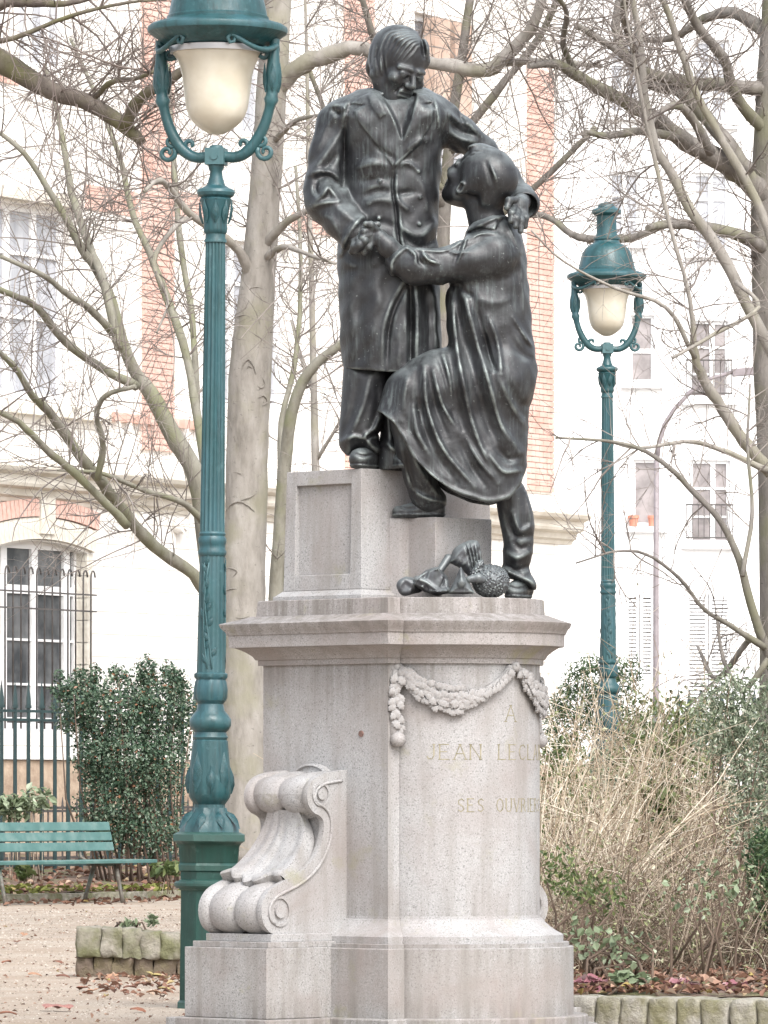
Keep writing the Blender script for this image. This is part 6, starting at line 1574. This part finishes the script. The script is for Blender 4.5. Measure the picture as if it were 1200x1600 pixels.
mb = MB(); r2 = random.Random(4)
for k in range(26):
    a = gbase(150+5.4*k, Ys)+Vector((0, r2.uniform(-0.3, 0.3), 0.15)); b = at(110+7*k+r2.uniform(-20, 20), r2.uniform(1060, 1200), Ys+r2.uniform(-0.3, 0.3))
    mb.tube([a, a*0.5+b*0.5+Vector((r2.uniform(-0.15, 0.15), 0, 0)), b], [0.016, 0.011, 0.005], 5)
tag(mb.build('stems', M['stem_wood'], sh), kind='stuff')
# pale broad-leaved plants below the railing
for i, (px, py, Y, n, lab) in enumerate(((22, 1262, 66, 240, 'pale broad leaved plant behind the left end of the bench'), (56, 1250, 66.5, 110, 'smaller pale leafy plant beside the railing bars'), (38, 1362, 64.5, 60, 'low green plant between the bench legs'), (262, 1358, 64.5, 110, 'low green plant at the foot of the shrub near the lamp'))):
    r_ = empty('leafy_plant', gbase(px, Y)+Vector((0, 0, 0.1)), 0, lab, 'plant')
    C, nn = blobs([pxl(px, py, Y, 30 if i != 2 else 16, 22 if i < 2 else 14)], n, rs, 0.3); C[:, 2] = np.maximum(C[:, 2], 0.14); V, Fq = leaves(C, 0.10, rs, 0.6, 0.3); leaf_part('foliage', V, Fq, M['leaf_mint'] if i < 2 else M['leaf_green'], r_)
    mb = MB()
    for k in range(9): mb.tube([r_.location+Vector((r2.uniform(-0.08, 0.08), 0, -0.03)), Vector(C[r2.randrange(len(C))])], [0.006, 0.003], 4)
    mb.build('stems', M['straw_dark'], r_)
# dry herbaceous stems by the railing
# the thicket on the right: dry straw-coloured shrubs, one object each
def dry_shrub(px, Y, h, spread, n, label, mat, lean=0.0, twig=2, rpx=0.9, seed=1):
    r = random.Random(seed); base = gbase(px, Y)+Vector((0, 0, 0.14)); k_ = Y/F
    root = empty('dry_shrub', base, 0, label, 'shrub', 'dry shrubs in the right hand bed')
    st = MB(); tw = MB()
    for k in range(n):
        a = r.uniform(0, 2*math.pi); rr = r.uniform(0, 0.42); p = base+Vector((math.cos(a)*rr*spread, math.sin(a)*rr*1.6, -0.03))
        d = Vector((math.cos(a)*r.uniform(0.0, 0.75)*spread+lean+r.gauss(0, 0.18), math.sin(a)*r.uniform(0.05, 0.6), 1.0))
        L = h*r.uniform(0.35, 1.1)*(1.15 if r.random() < 0.15 else 0.95); pts, rad, _ = wander(p, d, L, rpx*r.choice([0.8, 1.0, 1.3, 2.2])*k_, 0.45*k_, 8, r.choice([0.3, 0.6, 1.2]), r, -0.2)
        st.tube(pts, rad, 4, cap=False)
        for q in range(r.randint(twig, twig+3)):
            i = r.randint(2, 7); dd = (pts[i]-pts[i-1]).normalized(); s_ = Vector((r.gauss(0, 1), r.gauss(0, 0.7), r.gauss(0.05, 0.9)))
            q2, r3, _ = wander(pts[i], dd*0.4+s_.normalized(), L*r.uniform(0.12, 0.45), rad[i]*0.75, 0.38*k_, 5, 1.0, r)
            tw.tube(q2, r3, 3, cap=False)
            if r.random() < 0.5:
                q4, r4, _ = wander(q2[3], Vector((r.gauss(0, 1), r.gauss(0, 0.6), r.gauss(0, 1))), L*r.uniform(0.06, 0.2), r3[3]*0.9, 0.36*k_, 3, 0.8, r); tw.tube(q4, r4, 3, cap=False)
    st.build('stems', mat, root); tag(tw.build('twigs', mat, root), kind='stuff')
    C = np.array([tw.v[r.randrange(len(tw.v))] for _ in range(n*7)]); V, Fq = leaves(C, 0.030 if mat == M['straw'] else 0.026, rs, 0.5); leaf_part('dry_leaves', V, Fq, M['leaf_pale'], root)
    return root
dry = [(862, 34.0, 1.75, 0.7, 120, 'dry straw coloured shrub pressed against the right side of the pedestal', 'straw', 0.1, 2), (905, 37.5, 2.0, 0.9, 150, 'tallest straw coloured shrub standing in front of the smaller lamp', 'straw', 0.12, 2),
       (985, 40.0, 1.7, 1.0, 130, 'straw coloured shrub just right of the smaller lamp', 'straw', 0.1, 2), (940, 33.0, 0.85, 1.4, 170, 'low tangled brown shrub behind the right kerb near the pedestal', 'straw_dark', 0.0, 3), (1040, 34.0, 0.85, 1.5, 190, 'low tangled brown shrub in the middle of the right bed', 'straw_dark', 0.0, 3),
       (1135, 33.0, 0.8, 1.4, 170, 'low tangled brown shrub near the right edge of the bed', 'straw_dark', 0.0, 3), (1080, 41.0, 1.2, 1.2, 100, 'thin leggy shrub behind the middle of the right bed', 'straw_dark', 0.05, 3), (1170, 39.0, 1.35, 1.0, 90, 'leggy brown shrub at the far right behind the grey green bush', 'straw_dark', -0.1, 3), (930, 45.0, 2.1, 1.2, 130, 'pale dry shrub around the foot of the smaller lamp', 'straw', 0.0, 3), (1030, 47.0, 1.9, 1.3, 120, 'pale dry shrub in front of the grey mast', 'straw', 0.0, 3)]
for i, (px, Y, h, sp_, n, lab, mt, le, tw_) in enumerate(dry): dry_shrub(px, Y, h, sp_, n, lab, M[mt], le, tw_, 1.0 if mt == 'straw' else 0.75, 40+i)
# green and grey bushes among them
def bush(name, px, Y, lob, n, size, mat, label, z0=0.15, shell=0.3, asp=0.5, stems=10, flat=0.0):
    root = empty(name, gbase(px, Y)+Vector((0, 0, z0)), 0, label, 'shrub')
    C, nn = blobs([pxl(*l) for l in lob], n, rs, shell); C[:, 2] = np.maximum(C[:, 2], z0+0.03)
    V, Fq = leaves(C, size, rs, asp, flat); leaf_part('foliage', V, Fq, mat, root)
    mb = MB()
    for k in range(stems):
        b = Vector(C[rs.randint(len(C))]); a = root.location+Vector((rs.uniform(-0.2, 0.2), rs.uniform(-0.2, 0.2), -0.04)); mb.tube([a, a*0.5+b*0.5+Vector((rs.uniform(-0.1, 0.1), 0, 0.05)), b], [0.010, 0.008, 0.004], 4)
    tag(mb.build('stems', M['stem_wood'], root), kind='stuff'); return root
bush('evergreen_shrub', 1165, 36, [(1170, 1180, 36, 60, 80), (1190, 1280, 36, 60, 90), (1190, 1390, 36, 46, 60), (1120, 1130, 36, 50, 60), (1150, 1080, 36, 50, 40), (1215, 1120, 36, 40, 90)], 5200, 0.036, M['leaf_blue'], 'fine leaved grey green shrub at the right edge', asp=0.32)
bush('evergreen_shrub', 1192, 33, [(1196, 1350, 33, 34, 60), (1205, 1420, 33, 34, 40)], 1600, 0.045, M['leaf_yew'], 'small dark green tuft in front of the grey green shrub', asp=0.25)
bush('laurel_shrub', 1020, 43, [(1030, 1130, 43, 70, 60), (990, 1180, 43, 50, 60), (1060, 1200, 43, 60, 70), (1010, 1250, 43, 60, 50), (1090, 1130, 43, 40, 40)], 1500, 0.05, M['leaf_green'], 'yellow green leafy shrub behind the dry stems in mid bed', asp=0.42)
bush('laurel_shrub', 1030, 38, [(1030, 1245, 38, 26, 30), (1040, 1290, 38, 26, 24)], 110, 0.10, M['leaf_green'], 'cluster of large bright green leaves among the brown stems', asp=0.55)
bush('yew_shrub', 930, 58, [(925, 1060, 58, 50, 40), (975, 1065, 58, 36, 44), (900, 1100, 58, 46, 40), (960, 1130, 58, 60, 40), (880, 1140, 58, 40, 60)], 5200, 0.055, M['leaf_yew'], 'feathery dark green yew behind the smaller lamp post', asp=0.2)
bush('laurel_shrub', 880, 42, [(880, 1190, 42, 46, 50), (900, 1250, 42, 40, 50), (870, 1290, 42, 30, 50)], 600, 0.05, M['leaf_green'], 'green leafy shrub close behind the pedestal on its right', asp=0.42)
bush('variegated_shrub', 880, 31.5, [(872, 1360, 31.5, 34, 46), (905, 1385, 31.5, 44, 40), (940, 1400, 31.5, 46, 40)], 520, 0.032, M['leaf_green'], 'low yellowish leafy bush touching the lower right of the pedestal', asp=0.5)
bush('ivy_patch', 960, 30.6, [(940, 1480, 30.6, 50, 46), (990, 1490, 30.6, 50, 40), (905, 1460, 30.6, 30, 40)], 110, 0.042, M['leaf_mint'], 'loose pale ivy climbing behind the right kerb near the pedestal', asp=0.8, stems=14)
bush('ivy_patch', 1090, 31.5, [(1090, 1390, 31.5, 70, 60), (1150, 1400, 31.5, 50, 60)], 110, 0.042, M['leaf_mint'], 'scattered pale leaves in the brown twigs right of centre', asp=0.7, stems=10)
bush('hedge', 1140, 52, [(1080, 1150, 52, 90, 60), (1180, 1150, 52, 80, 60), (1010, 1190, 52, 80, 60), (1100, 1260, 52, 120, 70), (940, 1250, 52, 90, 80), (1200, 1300, 52, 70, 80)], 6500, 0.075, M['leaf_blue'], 'loose grey green hedge filling the back of the right bed', asp=0.42)
bush('hedge', 900, 56, [(900, 1250, 56, 80, 90), (860, 1330, 56, 60, 60), (980, 1300, 56, 100, 70), (1060, 1330, 56, 110, 60)], 4200, 0.06, M['leaf_blue'], 'green hedge low behind the dry stems next to the pedestal', asp=0.42)
bush('coral_bells', 928, 29.75, [(925, 1540, 29.75, 24, 14), (950, 1546, 29.75, 16, 9)], 110, 0.06, M['leaf_pink'], 'mauve leaved ground plant at the left end of the right kerb', 0.13, 0.1, 0.85, 5, 0.4)
bush('coral_bells', 1062, 29.8, [(1060, 1540, 29.8, 20, 12), (1084, 1546, 29.8, 14, 8)], 70, 0.06, M['leaf_pink'], 'small mauve ground plant behind the middle of the right kerb', 0.13, 0.1, 0.85, 5, 0.4)
bush('coral_bells', 1150, 29.7, [(1150, 1544, 29.7, 26, 10)], 70, 0.055, M['leaf_pink'], 'mauve ground plant at the right end of the kerb', 0.13, 0.1, 0.85, 5, 0.4)
bush('ground_ivy', 990, 29.7, [(975, 1530, 29.7, 30, 12), (1012, 1536, 29.7, 16, 9)], 60, 0.07, M['leaf_mint'], 'pale green round leaved ground plant beside the mauve one', 0.13, 0.1, 0.8, 4, 0.5)
# weeds on top of the left kerb
bush('weed_tuft', 205, 37.3, [(203, 1444, 37.3, 16, 8), (236, 1438, 37.3, 12, 12)], 90, 0.05, M['leaf_mint'], 'small grey green weeds on top of the short mossy kerb', 0.28, 0.1, 0.35, 6)

# ---------------------------------------------------------------- leaf litter and loose things on the ground
def litter(name, n, place, size, mat, label, z=0.012, flat=0.75):
    P = np.array([place(rs) for _ in range(n)]); P[:, 2] += rs.uniform(0.0, z*2, n)
    V, Fq = leaves(P, size, rs, 0.6, flat, 0.5); o = np_obj(name, V, Fq, mat, None, smooth=False)
    return tag(o, label, 'leaves', kind='stuff')
def on_back_bed(r):
    u = r.uniform(-9, 12); v = r.uniform(0, 1)**1.4*0.75; p = line_pt(BENCH0, u, -1.0-7.5*v); return (p.x, p.y, 0.08+0.30*v**0.7)
def on_path_edge(r):
    u = r.uniform(-9, 10); v = min(1.0, abs(r.normal(0, 0.45))); p = line_pt(BENCH0, u, -0.95+1.6*v); return (p.x, p.y, 0.004)
def on_right_bed(r):
    y = 29.3+10*r.uniform(0, 1)**1.6; x0 = RK0.x+0.05; return (x0+r.uniform(0, 2.4)*y/29, y, 0.15)
litter('leaf_litter', 2600, on_back_bed, 0.10, M['leaf_dead'], 'brown fallen leaves covering the bed behind the bench')
litter('leaf_litter', 600, on_path_edge, 0.085, M['leaf_dead'], 'fallen leaves drifted along the edge of the gravel by the bench')
litter('leaf_litter', 3000, on_right_bed, 0.05, M['leaf_dead'], 'reddish brown fallen leaves on the soil behind the right kerb', 0.02, 0.6)
litter('moss_patches', 500, lambda r: (lambda p: (p.x, p.y, 0.10+0.02*r.normal()))(line_pt(BENCH0, r.choice([-3.2, -0.7, 0.4, 2.0])+r.normal(0, 0.4), -1.0-abs(r.normal(0, 0.5)))), 0.09, M['moss'], 'green moss patches on the bed edge behind the bench', 0.01, 0.8)
# small crumbs, pebbles and leaf scraps scattered over the gravel
def on_gravel(r):
    Y = 29.5+34*r.uniform()**1.3; return ((r.uniform(-40, 290)-600)/F*Y, Y, 0.003)
litter('gravel_debris', 420, on_gravel, 0.026, M['leaf_dead'], 'tiny dead leaf scraps and crumbs over the pale gravel path', 0.006, 0.8)
def near_kerb(r):
    Y = 33+4.2*r.uniform()**0.6; return ((r.uniform(130, 285)-600)/F*Y, Y, 0.004)
litter('leaf_litter', 150, near_kerb, 0.05, M['leaf_dead'], 'small fallen leaves gathered below the mossy kerb stones', 0.008, 0.75)
def peb(r): 
    Y = 29.5+30*r.uniform()**1.2; return np.array(((r.uniform(-40, 290)-600)/F*Y, Y, 0.004))
mb = MB(); oc = [(1, 0, 0), (0, 1, 0), (-1, 0, 0), (0, -1, 0), (0, 0, 0.8)]
for k in range(5200):
    p = peb(rs); s_ = rs.uniform(0.003, 0.008)*(p[1]/40); mb.add([(p[0]+a*s_*rs.uniform(0.7, 1.4), p[1]+b*s_*1.2, p[2]-0.003+c*s_) for a, b, c in oc], [(0, 1, 4), (1, 2, 4), (2, 3, 4), (3, 0, 4)])
M['pebble'] = leaf_mat('pebbles', [(0.0, (0.15, 0.12, 0.095)), (0.4, (0.30, 0.25, 0.205)), (0.8, (0.45, 0.395, 0.335)), (1.0, (0.58, 0.53, 0.47))], 0.9, 0.2, 0.0)
tag(mb.build('gravel_pebbles', M['pebble']), 'loose pale pebbles scattered over the gravel path', 'pebbles', kind='stuff')
# larger fallen leaves one can pick out on the path
lv = MB(); n = 9
for side in (-1, 1):
    P = []
    for i in range(n):
        t = i/(n-1); wd = 0.36*math.sin(math.pi*min(1, t*0.9+0.06))*(1+0.25*math.cos(i*2.3)); zz = 0.10*math.sin(t*3.1)+0.05
        P.append([(0, t-0.5, zz), (side*wd*0.6, t-0.5+0.05, zz+0.12), (side*wd, t-0.5+0.02, zz+0.06)])
    lv.grid(P)
lm = []
for i, c in enumerate(((0.30, 0.13, 0.08), (0.42, 0.24, 0.15), (0.20, 0.09, 0.06), (0.40, 0.20, 0.17), (0.42, 0.34, 0.14))):
    lm.append(lv.mesh('fallen_leaf', simple('leaf_%d' % i, c, tuple(x*0.6 for x in c), 30, 0.8)))
spots = [(300/3.75, 1200+1425/3.75, 3), (375/3.75, 1200+1428/3.75, 3), (335/3.75, 1200+1150/3.75, 2), (205/3.75, 1200+1225/3.75, 1), (805/3.75, 1200+1435/3.75, 0), (900/3.75, 1200+1235/3.75, 4), (965/3.75, 1200+1310/3.75, 4), (480/3.75, 1200+1305/3.75, 0), (545/3.75, 1200+1320/3.75, 1), (760/3.75, 1200+1300/3.75, 2), (100/3.75, 1200+1030/3.75, 2), (50/3.75, 1200+1455/3.75, 0), (655/3.75, 1200+1235/3.75, 1), (370/3.75, 1200+1235/3.75, 2), (900/3.75, 1200+1330/3.75, 1), (40/3.75, 1200+1150/3.75, 0), (140/3.75, 1200+985/3.75, 1)]
leaf_labels = ['larger reddish leaf of the pair low on the gravel left of the lamp foot', 'second leaf of the reddish pair low on the gravel', 'small dark curled leaf alone in the middle of the gravel', 'tan leaf on the gravel left of the mossy kerb', 'brown leaf closest to the pedestal steps on the gravel', 'large yellowish leaf lying against the mossy kerb foot',
    'yellow leaf on the gravel between kerb and lamp foot', 'brown leaf of the two together below the mossy kerb', 'tan leaf of the two together below the mossy kerb', 'dark leaf below the middle of the mossy kerb', 'dark leaf on the gravel in front of the bench', 'brown leaf at the bottom left corner of the path', 'tan leaf under the centre of the mossy kerb',
    'dark leaf left of the mossy kerb beside a tan one', 'tan leaf near the lamp foot beside the yellow one', 'brown leaf at the left edge halfway down the gravel', 'tan leaf on the gravel between bench and mossy kerb']
for i, (px, py, c) in enumerate(spots):
    p = gp(px, py); s_ = 0.085 if i not in (0, 1, 5) else 0.13
    o = bpy.data.objects.new('fallen_leaf', lm[c]); col.objects.link(o); o.location = (p.x, p.y, 0.004); o.rotation_euler = (R(TR.uniform(-12, 12)), R(TR.uniform(-12, 12)), TR.uniform(0, 6.28)); o.scale = (s_,)*3
    tag(o, leaf_labels[i], 'leaf', 'single leaves on the gravel')
